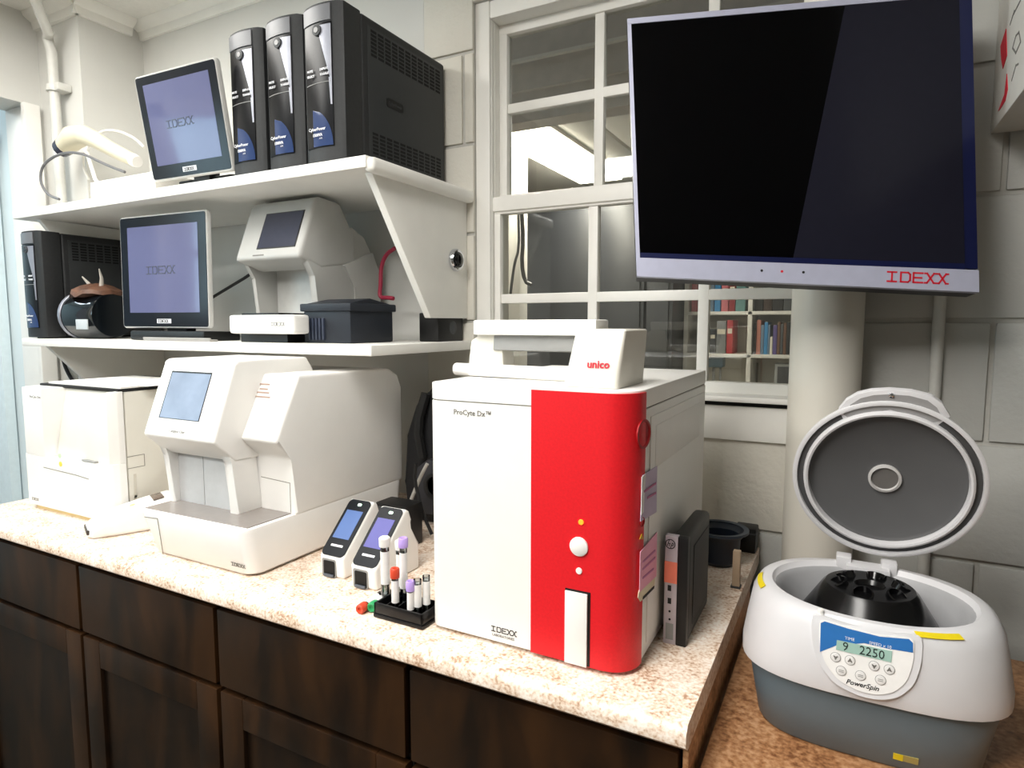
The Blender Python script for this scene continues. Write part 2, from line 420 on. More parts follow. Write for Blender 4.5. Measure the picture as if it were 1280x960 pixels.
# ================================================================ room behind the window
BRW = mat('back_room_paint', 'D9D3C6', .6, var=.03, scale=4)
struct(MB().box(-3.4, 2.0, 1.64, 4.0, FL-.05, FL).build('floor_back_room', mat('back_floor', '8C857A', .5)))
struct(MB().box(-3.4, 2.0, 3.9, 4.0, FL, 1.75).build('wall_back_room', BRW))
struct(MB().box(-3.5, -3.4, 1.64, 4.0, FL, 1.75).build('wall_back_room_left', BRW))
struct(MB().box(2.0, 2.1, 1.64, 4.0, FL, 1.75).build('wall_back_room_right', BRW))
cb = struct(MB().box(-3.4, 2.0, 1.64, 4.0, 1.74, 1.79).build('ceiling_back_room', TRIMW)); ORG['ceiling_back_room'] = cb.location.copy()
MB().box(-3.4, 2.0, 2.10, 3.9, 1.322, 1.34).build('ceiling_lining', TRIMW, cb)
for i in range(9):
    x = -3.0 + i*.46
    MB().box(x-.222, x+.222, 2.12, 3.88, 1.300, 1.322, .004).build('plank', TRIMW, cb)
# dark lapped header boards just beyond the upper sash
SID = mat('grey_siding', 'CFC7C0', .6, var=.08, scale=20)
hd = struct(MB().box(-2.2, .6, 2.04, 2.10, 1.19, 1.72).build('wall_header', SID)); ORG['wall_header'] = hd.location.copy()
for i in range(5):
    z = 1.19 + i*.105
    MB().prism([(2.04, z), (2.012, z), (2.03, z+.11), (2.04, z+.11)], 'x', -2.2, .6).build('board', SID, hd)
MB().box(-2.2, .6, 1.995, 2.012, 1.385, 1.395).build('bright_edge', TRIMW, hd)
fx = thing('strip_light', 'bright fluorescent strip light on the ceiling of the room behind the window', 'light', (-1.22, 2.75, 1.26), world=True)
MB().box(-1.35, -1.09, 2.15, 3.35, 1.284, 1.300, .004).build('light_housing', TRIMW, fx)
MB().box(-1.34, -1.10, 2.17, 3.33, 1.262, 1.284, .008).build('light_lens', mat('lit_lens', 'FFF4DF', .4, emit=8.), fx)
struct(MB().box(-1.385, -1.285, 2.5, 2.58, FL, 1.30, .01).build('post_back_room', TRIMW))
tag(MB().tube([tuple(P(x, y, Y=2.47)) for x, y in ((652, 262), (654, 300), (652, 330), (656, 352), (664, 356))], .009, 8, smooth=1).build('black_hanging_cable', BLK), 'black cable hanging down the white post behind the window', 'cable')
tag(MB().tube([tuple(P(x, y, Y=2.46)) for x, y in ((648, 268), (649, 310), (643, 330), (640, 352), (638, 368))], .006, 8, smooth=1).build('grey_hanging_cable', DGR), 'thin grey cable hanging down the white post behind the window', 'cable')
# dark lockers
LOCK = mat('dark_locker_metal', '34363A', .35, var=.15, scale=6)
def locker(x0, x1, lab):
    t = thing('locker', lab, 'locker', ((x0+x1)/2, 3.3, FL), world=True, group='dark metal lockers')
    MB().box(x0, x1, 3.26, 3.7, FL, 1.14, .01).build('locker_body', LOCK, t)
    d = MB().box(x0+.02, x1-.02, 3.245, 3.26, FL+.06, 1.10, .004).build('locker_door', LOCK, t)
    MB().box(x1-.08, x1-.06, 3.225, 3.246, .1, .25, .003).build('locker_handle', CHR, d)
locker(-1.66, -1.23, 'dark grey metal locker beside the white post behind the window')
locker(-1.22, -.95, 'narrow dark grey metal locker between two lockers behind the window')
locker(-.94, -.80, 'slim dark grey metal locker next to the bookcase behind the window')
# bookcase
BX0, BX1, BY = -.775, -.05, 3.45
bc = thing('bookcase', 'white open bookcase filled with books in the room behind the window', 'bookcase', ((BX0+BX1)/2, BY+.12, FL), world=True)
zs = [.13, .345, .565, .80]
for z in zs: MB().box(BX0, BX1, BY, BY+.25, z-.018, z, .002).build('shelf_board', TRIMW, bc)
for x in (BX0, -.452, BX1): MB().box(x-.011, x+.011, BY, BY+.25, .13, 1.0, .002).build('upright', TRIMW, bc)
MB().box(BX0, BX1, BY+.24, BY+.255, .13, 1.0).build('back_panel', BRW, bc)
MB().box(BX0, BX1, BY-.05, BY+.25, FL, .112, .004).build('base_unit', TRIMW, bc)
bcol = {'dark brown': '3A2A22', 'salmon': 'D98A78', 'grey blue': '6E87A0', 'bright blue': '3B8CC4', 'pale': 'E5DFD2', 'purple': '5B4C8A', 'brown': '6B4A38', 'dark grey': '44484C', 'red': 'B8343C', 'dark red': '8E2830', 'pink': 'C9727A', 'teal': '5F8A8A', 'black': '1C1C1E', 'mid grey': '85888A'}
last = ['end']
def book(x, z, c, t, h, bay):
    o = MB().box(x, x+t, BY+.03, BY+.2, z, z+h, .003)
    b = thing('book', f'{c} book beside the {last[0]} {"panel" if last[0] == "end" else "book"} in {bay} bay of the bookcase', 'book', (x+t/2, BY+.1, z), world=True, group='books in the far bookcase')
    last[0] = c
    o.build('cover', mat('book_'+c.replace(' ', '_'), bcol[c], .55), b)
    MB().box(x+.003, x+t-.003, BY+.034, BY+.196, z+h, z+h+.001).build('pages', mat('paper_edge', 'E9E2D2', .8), b)
    if t > .02: MB().box(x+.004, x+t-.004, BY+.029, BY+.0305, z+h*.6, z+h*.75).build('spine_label', mat('paper_edge', 'E9E2D2', .8), b)
x = -.435; last[0] = 'end'
for c, t, h in [('dark brown', .022, .16), ('salmon', .034, .175), ('grey blue', .026, .15), ('bright blue', .03, .165), ('grey blue', .016, .15), ('pale', .022, .09), ('purple', .032, .15), ('brown', .024, .165), ('dark grey', .022, .155), ('brown', .024, .16), ('black', .03, .165), ('dark brown', .03, .155), ('mid grey', .026, .15)]:
    book(x, .345, c, t*.58, h, 'the middle right'); x += t*.58+.001
x = -.70; last[0] = 'end'
for c, t, h in [('dark grey', .024, .13), ('pale', .014, .13), ('dark grey', .03, .13), ('mid grey', .048, .17), ('red', .03, .175)]:
    book(x, .345, c, t, h, 'the middle left'); x += t+.004
x = -.755; last[0] = 'end'
for c, t, h in [('pink', .03, .15), ('red', .024, .16), ('pale', .02, .15), ('grey blue', .03, .15), ('bright blue', .03, .155), ('pink', .035, .16), ('dark red', .03, .17), ('teal', .045, .15)]:
    book(x, .565, c, t, h, 'the upper left'); x += t+.004
x = -.435; last[0] = 'end'
for c, t, h in [('black', .05, .12), ('dark brown', .05, .13), ('black', .06, .12), ('dark grey', .05, .12), ('black', .06, .13)]:
    book(x, .565, c, t*.8, h, 'the upper right'); x += t*.8+.003
dsp = thing('soap_dispenser', 'dark blue soap dispenser hanging under the book shelf behind the window', 'dispenser', (-.62, BY+.05, .25), world=True)
MB().box(-.66, -.58, BY+.02, BY+.1, .27, .325, .012).build('dispenser_body', mat('dispenser_blue', '3D5866', .4), dsp)
MB().lathe([(.008, .14), (.008, .27)], Matrix.Translation((-.635, BY+.06, 0)), 10).build('dispenser_nozzle', PGD, dsp)
MB().lathe([(.006, .14), (.006, .27)], Matrix.Translation((-.60, BY+.06, 0)), 10).build('dispenser_nozzle', PGD, dsp)
rd = thing('radio', 'small grey radio on the white base unit under the books', 'radio', (-.25, BY+.06, .13), world=True)
MB().box(-.33, -.17, BY+.03, BY+.12, .131, .30, .01).build('radio_body', mat('radio_grey', '9A9C9A', .4), rd)
MB().box(-.315, -.24, BY+.027, BY+.031, .16, .285, .004).build('radio_grille', DGR, rd)
MB().box(-.225, -.185, BY+.027, BY+.031, .22, .28, .002).build('radio_dial', BLK, rd)
sw = thing('switch_plate', 'grey switch plate under the book shelf behind the window', 'switch plate', (-.46, BY+.235, .17), world=True)
MB().box(-.49, -.43, BY+.228, BY+.239, .18, .29, .003).build('plate', mat('switch_grey', '8A8478', .4), sw)
MB().box(-.47, -.45, BY+.223, BY+.229, .215, .255, .002).build('rocker', TRIMW, sw)

# ================================================================ counter and cabinets
GRAN = granite('beige_granite_laminate', ['A98468', 'D6BDA6', 'E6D6C6', 'EFE5DA'], 26, 190, .35)
CX0, CX1, CYF = -2.07, -.157, .758
ct = MB().prism([(CYF+.012, -.036), (CYF, -.026), (CYF, -.010), (CYF+.010, 0), (YB-.006, 0), (YB-.006, -.036)], 'x', CX0, CX1)
tag(ct.build('countertop', GRAN, smooth=50), 'beige and pink speckled laminate countertop on the dark cabinets', 'countertop')
WD = wood('dark_espresso_wood', '170E07', '38220F', .42)
WDP = wood('dark_espresso_panel', '0E0804', '2B1A0B', .46)
CABF = .778
def cabinet(x0, x1, lab):
    t = thing('base_cabinet', lab, 'cabinet', ((x0+x1)/2, 1.1, FL), world=True, group='dark base cabinets')
    MB().box(x0+.001, x1-.001, CABF+.02, YB-.01, FL+.09, -.037).build('cabinet_body', mat('cabinet_carcass', '0E0906', .6), t)
    MB().box(x0+.001, x1-.001, CABF+.08, YB-.02, FL, FL+.09).build('toe_kick', BLK, t)
    g = .0045
    MB().box(x0+g, x1-g, CABF, CABF+.02, -.205, -.050, .0025).build('drawer', WD, t)
    d = MB(); z0, z1, b = FL+.11, -.217, .062
    d.box(x0+g, x0+g+b, CABF, CABF+.02, z0, z1, .0025).box(x1-g-b, x1-g, CABF, CABF+.02, z0, z1, .0025)
    d.box(x0+g+b, x1-g-b, CABF, CABF+.02, z0, z0+b, .0025).box(x0+g+b, x1-g-b, CABF, CABF+.02, z1-b, z1, .0025)
    dd = d.build('door', WD, t)
    MB().box(x0+g+b-.002, x1-g-b+.002, CABF+.009, CABF+.018, z0+b-.002, z1-b+.002).build('door_panel', WDP, dd)
    return t
cabinet(-2.06, -1.539, 'dark brown shaker cabinet under the white analyzer with the alcove')
cabinet(-1.537, -1.066, 'dark brown shaker cabinet under the tall white analyzer with the screen')
cabinet(-1.064, -.604, 'dark brown shaker cabinet under the two small handset readers')
endcab = cabinet(-.602, -.166, 'dark brown shaker cabinet under the red and white analyzer')
# lower side table to the right of the counter end
ZT = -.085
TG = granite('tan_laminate', ['7A4F30', 'A87850', 'C49870'], 16, 120, .4)
MB().box(-.1655, -.158, CABF+.004, 1.35, FL+.02, -.0375, .001).build('end_panel', TG, endcab)
st = thing('side_table', 'lower tan laminate side table carrying the open centrifuge', 'table', (.55, 1.1, FL), world=True)
MB().box(-.150, 1.25, .74, 1.352, ZT-.03, ZT, .004).build('tabletop', TG, st)
for lx in (-.12, 1.2):
    for ly in (.78, 1.32): MB().box(lx-.02, lx+.02, ly-.02, ly+.02, FL, ZT-.03, .003).build('leg', BLK, st)
bk = thing('black_cabinet', 'matte black metal cabinet standing on the side table beside the centrifuge', 'cabinet', (.50, 1.22, ZT), world=True)
MB().box(.292, .75, 1.12, 1.345, ZT, .262, .006).build('cabinet_body', BLKM, bk)
MB().box(.305, .74, 1.108, 1.12, ZT+.015, .25, .003).build('cabinet_door', BLKM, bk)
MB().box(.32, .33, 1.095, 1.108, .05, .14, .002).build('cabinet_handle', DGR, bk)

# ================================================================ shelves
SX0, SX1, SYF = -2.35, -.915, 1.07
US, LS = .855, .454
def shelfpoly(x1): return [(SX0, SYF), (x1, SYF), (x1, YB-.003), (-2.288, YB-.003), (-2.288, 1.268), (SX0, 1.268)]
def gusset(name, x0, x1, ztop, zbot, yb, m, parent, run=.0):
    return MB().prism([(1.10, ztop), (YB-.002, ztop), (YB-.002, zbot), (yb, zbot)], 'x', x0, x1, .003).build(name, m, parent)
us = thing('wall_shelf', 'upper white wall shelf carrying the row of black power units', 'shelf', (-1.6, 1.28, US-.03), world=True, group='white wall shelves')
MB().prism(shelfpoly(SX1), 'z', US-.026, US, .004).build('shelf_board', SHELFW, us)
MB().box(SX1-.012, SX1+.016, SYF+.005, YB-.003, US-.034, US-.002, .012, seg=3).build('edge_rail', TRIMW, us)
bkt = gusset('bracket', -.945, -.925, US-.028, .515, 1.315, TRIMW, us)
M = SD((-.925, 1.425, .667))
MB().lathe([(.029, .0005), (.029, .008), (.026, .013), (.020, .014), (.018, .004)], M, 28).build('cable_grommet', CHR, bkt)
MB().lathe([(.021, .0008), (.020, .012), (.015, .018), (.006, .020)], M, 24).build('grommet_core', BLKG, bkt)
gusset('bracket', -2.275, -2.255, US-.028, .56, 1.30, TRIMW, us)
ls = thing('wall_shelf', 'lower white wall shelf carrying the grey analyzer and a monitor', 'shelf', (-1.6, 1.28, LS-.03), world=True, group='white wall shelves')
MB().prism(shelfpoly(SX1+.005), 'z', LS-.024, LS, .004).build('shelf_board', SHELFW, ls)
gusset('bracket', -2.275, -2.255, LS-.025, .18, 1.33, TRIMW, ls)

# ================================================================ power units (black tower backups)
UW, UD, UH, BUL = .116, .385, .335, .012
def uy(x): return -BUL*(1-(x/(UW/2))**2)
def strip(zs, xl, xr, off, nx=6):
    """curved print on the bulged front between two edges"""
    m = MB(); t = bmesh.new(); rows = []
    for z in zs:
        a, b = xl(z), xr(z)
        rows.append([t.verts.new((a+(b-a)*i/nx, uy(a+(b-a)*i/nx)-off, z)) for i in range(nx+1)])
    for p, q in zip(rows, rows[1:]):
        for i in range(nx): t.faces.new((p[i], p[i+1], q[i+1], q[i]))
    r = bmesh.ops.extrude_face_region(t, geom=list(t.faces))
    for v in [g for g in r['geom'] if isinstance(g, bmesh.types.BMVert)]: v.co.y += off*.9
    return m.merge(t)
def lspace(a, b, n): return [a+(b-a)*i/(n-1) for i in range(n)]
def make_ups(vents=True):
    t = thing('power_backup', '', 'power backup')
    n = 10
    plan = [(-UW/2+UW*i/n, uy(-UW/2+UW*i/n)) for i in range(n+1)]
    bez = plan + [(UW/2, .055), (-UW/2, .055)]
    MB().prism(bez, 'z', .004, UH, .004).build('front_bezel', BLKM, t)
    MB().box(-UW/2, UW/2, .0565, UD, .006, UH-.002, .008, seg=3).build('case', BLKM, t)
    MB().box(-UW/2+.012, UW/2-.012, .02, UD-.02, 0, .005).build('foot_pad', RUB, t)
    z = lambda f: UH*f
    a = UW/2
    MB.build(strip(lspace(z(.885), z(.985), 4), lambda q: -a*.93, lambda q: a*.52, .0022), 'top_cap', mat('ups_grey_cap', '6B6C70', .35), t)
    pan = MB.build(strip(lspace(z(.10), z(.875), 6), lambda q: -a*.86, lambda q: a*.55, .0018), 'gloss_panel', mat('ups_gloss', '0B0C10', .22, spec=.25), t)
    MB.build(strip(lspace(z(.53), z(.86), 10), lambda q: -a*.1+a*.55*((z(.86)-q)/z(.33))**1.0, lambda q: a*.53, .0026), 'silver_swoosh', SILV, pan)
    MB.build(strip(lspace(z(.36), z(.53), 6), lambda q: a*.40+a*.06*((z(.53)-q)/z(.17)), lambda q: a*.53, .0026), 'silver_swoosh', SILV, pan)
    MB.build(strip(lspace(z(.105), z(.34), 12), lambda q: -a*.45, lambda q: -a*.45+a*.97*max(.001, 1-((q-z(.105))/z(.235))**2)**.5, .0025), 'blue_wave', mat('ups_blue', '263A66', .2), pan)
    MB.build(strip([z(.503), z(.507)], lambda q: -a*.8, lambda q: a*.5, .0028), 'panel_line', PGD, pan)
    M = FR((-a*.08, uy(0)-.002, z(.83)))
    b = MB().lathe([(.0115, 0), (.0115, .004), (.0085, .0045)], M, 24).build('power_button', DGR, t)
    MB().lathe([(.0082, .003), (.006, .0052)], M, 20).build('button_face', BLKG, b)
    M = FR((0, uy(0)-.0028, 0))
    for k, (px, w_) in enumerate(((-a*.62, .017), (a*.02, .020))):
        lab = MB()
        for j in range(2): lab.text(('MUTE', 'DISPLAY')[k] if j else ('SELECT', 'TOGGLE')[k], .0065, M @ Matrix.Translation((px, z(.545)+j*.011, .001)), bold=.0002)
        lab.build('button_print', WHT_INK, pan)
    MB().text('CyberPower', .0095, M @ Matrix.Translation((-a*.62, z(.205), .001)), bold=.0002).text('1500VA', .0085, M @ Matrix.Translation((-a*.42, z(.168), .001)), bold=.0003).text('AVR', .005, M @ Matrix.Translation((-a*.1, z(.148), .001))).build('brand_print', WHT_INK, pan)
    if vents:
        VM = mat('vent_black', '050505', .8)
        side = SD((UW/2, 0, 0))
        MB().box(.075, UD-.012, .022, UH-.022, .0, .0012, .0008, M=side).build('side_panel', mat('ups_side', '2C2E2F', .5), t)
        for row, (z0, ns) in enumerate(((UH-.085, 7), (.034, 6))):
            for i in range(11):
                y = .086 + i*.0255; v = MB()
                for j in range(ns):
                    zz = z0 + j*.0086
                    v.box(y, y+.0195, zz, zz+.0056, .0008, .0016, M=side)
                v.build('vent', VM, t)
        M = SD((UW/2+.0012, .17, .165))
        MB().poly(rrect(.062, .02, .005), M, .0012).build('badge', mat('badge_black', '0E0E0E', .35), t)
        MB().text('CyberPower', .0098, M @ Matrix.Translation((-.026, -.003, .0012)), d=.0005).build('badge_print', DGR, t)
    return t
ups = make_ups()
UY = 1.092
spots = [(-1.044, UY, US, 'black tower power backup with vented side at the bracketed end of the upper shelf'),
         (-1.168, UY+.004, US, 'black tower power backup in the middle of the three on the upper shelf'),
         (-1.298, UY+.008, US, 'black tower power backup beside the tilted monitor on the upper shelf'),
         (-2.285, UY-.005, LS, 'black tower power backup on the lower shelf beside the glass jar')]
for i, (x, y, z, lab) in enumerate(spots):
    o = ups if i == 0 else clone(ups)
    o.location = (x, y, z); o['label'] = lab; o['group'] = 'black tower power backups'

# ================================================================ two touch monitors
def monitor(name, lab, c, rot, W, H, shelf_z, d=.022):
    t = thing(name, lab, 'monitor', c, group='touch monitors on the shelves')
    t.rotation_euler = rot
    t.rotation_mode = 'YXZ'
    M = FR((0, 0, 0))
    b = MB().loft([[(x, y, d) for x, y in [(-p[0], p[1]) for p in rrect(W*.90, H*.9, .012)]], ], caps=(False, False)) if False else MB()
    L = lambda w_, h_, r, zz: [(M @ Vector((x, y, zz))) for x, y in rrect(w_, h_, r, 4)]
    b.loft([L(W-.03, H-.03, .012, -d), L(W, H, .012, -d+.010), L(W, H, .010, -.004), L(W-.005, H-.005, .009, 0)])
    b.build('housing', mat('monitor_housing', 'C9C8C4', .4), t)
    MB().poly(rrect(W-.010, H-.010, .006), M, .0012).build('bezel', mat('monitor_bezel', '0C121B', .2, spec=.2), t)
    sw_, sh_ = W*.80, H*.76
    sc = MB().poly([(-sw_/2, -sh_/2+.006), (sw_/2, -sh_/2+.006), (sw_/2, sh_/2+.006), (-sw_/2, sh_/2+.006)], M, .0006, .0012).build('screen', mat('lavender_screen', '4E5270', .08, var=.01, emit=.14, emit_hx='8D8FBE', spec=.32), t)
    idexx(MB(), W*.33, M @ Matrix.Translation((-W*.19, -.006, .0018)), .15).build('screen_logo', mat('screen_logo_ink', '3C3F52', .3), sc)
    lg = MB().box(-W*.04-.015, W*.08, -H/2+.014, -H/2+.026, .0012, .0018, M=M).build('badge', WHT_INK, t)
    idexx(MB(), W*.12, M @ Matrix.Translation((-W*.072, -H/2+.0165, .0018)), .22).build('badge_print', INK, lg)
    return t
mL = monitor('touch_monitor', 'upright touch monitor with lavender screen on the lower shelf', (-1.6755, 1.1135, .6441), (-.0155, .003, .06), .350, .3125, LS)
MB().box(-.13, .165, -.012, .11, -.1895, -.163, .006).box(-.03, .05, .028, .06, -.17, 0, .004).build('stand', BLK, mL)
mU = monitor('touch_monitor', 'tilted touch monitor with lavender screen on the upper shelf', (-1.5048, 1.072, 1.0031), (.155, -.002, .0389), .2996, .258, US)
MB().box(-.10, .10, .035, .14, -.147, -.13, .006).box(-.03, .03, .028, .05, -.14, .02, .004).build('stand', BLK, mU)

# ================================================================ handheld scanner, cables, white box on the upper shelf
wbx = P(111, 246, Y=1.12); wbx2 = P(166, 222, Y=1.12)
bx = thing('white_box', 'plain white carton lying under the barcode scanner on the upper shelf', 'box', (-1.93, 1.2, US), world=True)
MB().box(wbx.x+.01, -1.70, 1.12, 1.30, US, US+.062, .004).build('carton', mat('white_card', 'F4F1EA', .6), bx)
MB().box(wbx.x+.012, -1.702, 1.205, 1.211, US+.062, US+.0625).build('lid_seam', SEAM, bx)
sc = thing('barcode_scanner', 'ivory handheld barcode scanner propped above the white carton', 'scanner', (-1.92, 1.2, US+.08), world=True)
Ys = 1.20
pts = [P(x, y, Y=Ys) for x, y in ((82, 182), (92, 172), (105, 169), (118, 174), (135, 184), (152, 193), (167, 200))]
rad = [.030, .036, .031, .026, .022, .021, .019]
MB().tube(pts, lambda f: rad[min(6, int(f*6+.5))], 16).build('scanner_body', PIV, sc)
nose = P(80, 183, Y=Ys)
MB().tube([pts[0], nose + (nose-pts[1]).normalized()*.016], lambda f: .030-.002*f, 16).build('scan_window', mat('scan_window', '3A3846', .15), sc)
tail = pts[-1]; dt = (pts[-1]-pts[-2]).normalized()
MB().tube([tail, tail+dt*.012, tail+dt*.02], lambda f: .0195-.003*f, 16).build('end_cap', PW, sc)
MB().tube([P(x, y, Y=Ys) for x, y in ((112, 181), (107, 190))], .006, 8).build('trigger', PW, sc)
sp = P(108, 188, Y=Ys); 
MB().tube([(sp.x, Ys, sp.z), (sp.x+.03, Ys+.005, US+.10), (sp.x+.075, Ys+.01, US+.0615)], .006, 8).build('stand_rod', PW, sc)
ad = thing('black_adapter', 'black power adapter plug behind the tilted monitor on the upper shelf', 'adapter', (-1.76, 1.33, US), world=True)
MB().box(-1.795, -1.74, 1.31, 1.36, US, US+.12, .006).build('adapter_body', BLK, ad)
MB().box(-1.79, -1.745, 1.312, 1.358, US+.12, US+.15, .004).build('plug_top', DGR, ad)
tag(MB().tube([tuple(P(x, y, Y=1.17)) for x, y in ((74, 249), (60, 244), (50, 228), (52, 208), (66, 196), (84, 190), (104, 192), (122, 201), (140, 209), (156, 215))], .0042, 8, smooth=2).build('scanner_cable', mat('grey_cable', '6A6A6C', .5)), 'thin dark grey cable looping off the edge of the upper shelf', 'cable')
tag(MB().tube([tuple(P(x, y, Y=1.26)) for x, y in ((111, 224), (104, 210), (104, 194), (112, 178), (124, 165), (138, 162), (155, 166), (170, 174), (180, 184))], .004, 8, smooth=2).build('white_cable', mat('white_cable', 'EDEBE4', .5)), 'thin white cable arching over the barcode scanner', 'cable')

# ================================================================ things on the lower shelf
jar = thing('glass_jar', 'dark glass jar lying on its side with copper coloured contents on the lower shelf', 'jar', (-2.02, 1.17, LS), world=True)
jc = P(126, 396, Y=1.17); jr = .072
jx = Matrix.Translation((jc.x, 1.17, LS+jr)) @ Matrix.Rotation(PI/2, 4, 'Y')
DG = mat('dark_jar_glass', '0E1216', .06, var=.3, scale=30, spec=.8)
MB().lathe([(.0, -.11), (.06, -.11), (.072, -.098), (.072, .05), (.066, .07)], jx, 28).build('jar_body', DG, jar)
MB().lathe([(.073, -.1), (.0755, -.098), (.0755, -.088), (.073, -.086)], jx, 28, caps=False).build('jar_rim', SILV, jar)
lidm = mat('copper_foil', '5E4030', .5, var=.4, scale=40, bump=.4, bscale=60)
cr_ = MB().loft([[(jc.x+dx*s1, 1.165+dy*s1, LS+jr*2-.012+h+.006*math.sin(9*dx*40)) for dx, dy in circ(.075, 18)] for s1, h in ((1.0, 0), (.95, .012), (.6, .026), (.2, .034))])
cr_.build('copper_wrap', lidm, jar)
for (dx, dz, l) in ((-.03, .05, -.022), (.03, .07, .012)):
    MB().tube([(jc.x+dx, 1.16, LS+jr*2+.01), (jc.x+dx+l*.4, 1.16, LS+jr*2+dz*.6), (jc.x+dx+l, 1.15, LS+jr*2+dz)], lambda f: .006*(1-f)+.002, 8).build('wrap_twist', mat('pale_foil', 'B9B2A8', .4, var=.1), jar)
MB().box(jc.x+.0, jc.x+.06, 1.095, 1.099, LS+.03, LS+.06, .001).build('jar_label', mat('jar_label', 'BEC4C8', .5), jar)
tray = thing('grey_tray', 'flat pale grey tray in front of the upright monitor on the lower shelf', 'tray', (-1.58, 1.085, LS), world=True)
MB().box(-1.72, -1.44, 1.075, 1.098, LS, LS+.006, .0025).build('tray_base', mat('tray_grey', 'A9A5A0', .4), tray)
MB().box(-1.72, -1.44, 1.074, 1.078, LS+.005, LS+.010, .002).build('tray_lip', mat('tray_grey', 'A9A5A0', .4), tray)

# grey analyzer with screen head (lower shelf)
GA = thing('grey_analyzer', 'grey desktop analyzer with tilted dark screen on the lower shelf', 'analyzer', (-1.22, 1.28, LS), world=True)
gx0, gx1 = -1.372, -1.147
hx0, hx1 = -1.430, -1.198
TZ = .822
MB().box(gx0, gx1, 1.077, 1.130, LS+.022, LS+.068, .009, seg=3).build('tray', PW, GA)
MB().box(hx0+.03, -1.212, 1.128, 1.34, LS+.022, LS+.062, .004).build('tray_arm', PG, GA)
MB().box(gx0+.02, -1.22, 1.10, 1.20, LS+.064, LS+.073, .003).build('tray_inset', BLK, GA)
MB().box(hx0+.05, -1.215, 1.12, 1.45, LS, LS+.022).build('base', BLK, GA)
lg = FR(((gx0+gx1)/2, 1.0768, LS+.03))
idexx(MB(), .046, lg @ Matrix.Translation((.038, .012, 0)), .17).build('brand_print', INKG, GA)
for a, b in ((hx0+.001, hx0+.014), (hx1-.022, hx1-.0015)):
    MB().prism([(1.165, .672), (1.205, .622), (1.212, .50), (1.348, .50), (1.348, .70)], 'x', a, b, .004).build('cheek', PG, GA)
prof = [(1.148, .664), (1.205, TZ-.014), (1.222, TZ), (1.30, TZ-.006), (1.352, .735), (1.352, .66), (1.225, .640)]
MB().prism(prof, 'x', hx0, hx1, .011, seg=3).build('head', PG, GA)
MB().box(hx0+.014, hx1-.022, 1.275, 1.30, LS+.055, .66).build('back_panel', mat('panel_grey_light', 'C9C9C6', .4), GA)
MB().prism([(1.30, LS+.02), (1.30, .735), (1.345, .765), (1.40, .74), (1.455, .66), (1.46, LS+.02)], 'x', hx0+.012, hx1-.006, .010, seg=3).build('rear_housing', PG, GA)
MB().prism([(1.345, LS+.022), (1.345, .60), (1.30, .655), (1.42, .70), (1.45, .64), (1.45, LS+.022)], 'x', hx1-.02, hx1+.004, .004).build('side_door', PG, GA)
FM = face(((hx0+hx1)/2, 1.148, .664), (1, 0, 0), (0, .057, TZ-.014-.664))
c4 = [hit(FM, *p) for p in ((337, 270), (383, 262), (319, 311), (366, 307))]
xa, xb = (c4[0][0]+c4[2][0])/2, (c4[1][0]+c4[3][0])/2; ya, yb = (c4[2][1]+c4[3][1])/2, (c4[0][1]+c4[1][1])/2
MB().box(xa-.003, xb+.003, ya-.003, yb+.003, .0, .0012, M=FM).build('screen_bezel', BLK, GA)
MB().box(xa, xb, ya, yb, .001, .0018, M=FM).build('screen', mat('dark_slate_screen', '3A3D4C', .15, var=.03), GA)
MB().box(-.05, -.01, .010, .013, 0, .0008, M=FM).build('model_print', INKG, GA)
# navy crate with ribs
cr2 = thing('storage_crate', 'dark navy plastic crate on the lower shelf in front of the grey analyzer', 'crate', (-1.05, 1.2, LS), world=True)
nx0, nx1 = -1.182, -1.032
MB().box(nx0, nx1, 1.142, 1.30, LS, LS+.088, .006).build('crate_body', NAVY, cr2)
MB().box(nx0-.006, nx1+.006, 1.136, 1.306, LS+.076, LS+.095, .004).build('crate_rim', NAVY, cr2)
for i in range(5): MB().box(nx0+.02+i*.011, nx0+.025+i*.011, 1.137, 1.143, LS+.008, LS+.06, .001).build('rib', mat('navy_rib', '3C4354', .45), cr2)
MB().prism([(1.145, LS+.095), (1.22, LS+.108), (1.30, LS+.095)], 'x', nx0+.005, nx1-.005, .002).build('crate_lid', NAVY, cr2)
tag(MB().tube([tuple(P(x, y, Y=1.38)) for x, y in ((494, 310), (482, 318), (476, 335), (476, 355), (474, 372), (484, 372), (492, 373))], .0055, 8, smooth=2).build('red_cable', mat('red_cable', 'A02C44', .5)), 'red cable hanging behind the bracket above the navy crate', 'cable')
tag(MB().tube([tuple(P(x, y, Y=1.42)) for x, y in ((262, 374), (275, 366), (290, 357), (310, 345), (330, 330))], .005, 8, smooth=1).build('black_cable', BLK), 'black cable between the upright monitor and the grey analyzer', 'cable')
vb = thing('black_speaker', 'small black speaker box on the lower shelf under the bracket', 'speaker', (-.96, 1.43, LS), world=True)
MB().box(-.995, -.935, 1.36, 1.48, LS, LS+.075, .004).build('speaker_body', BLK, vb)
MB().lathe([(.018, 0), (.014, .003)], SD((-.9348, 1.43, LS+.036)), 18).build('speaker_cone', DGR, vb)

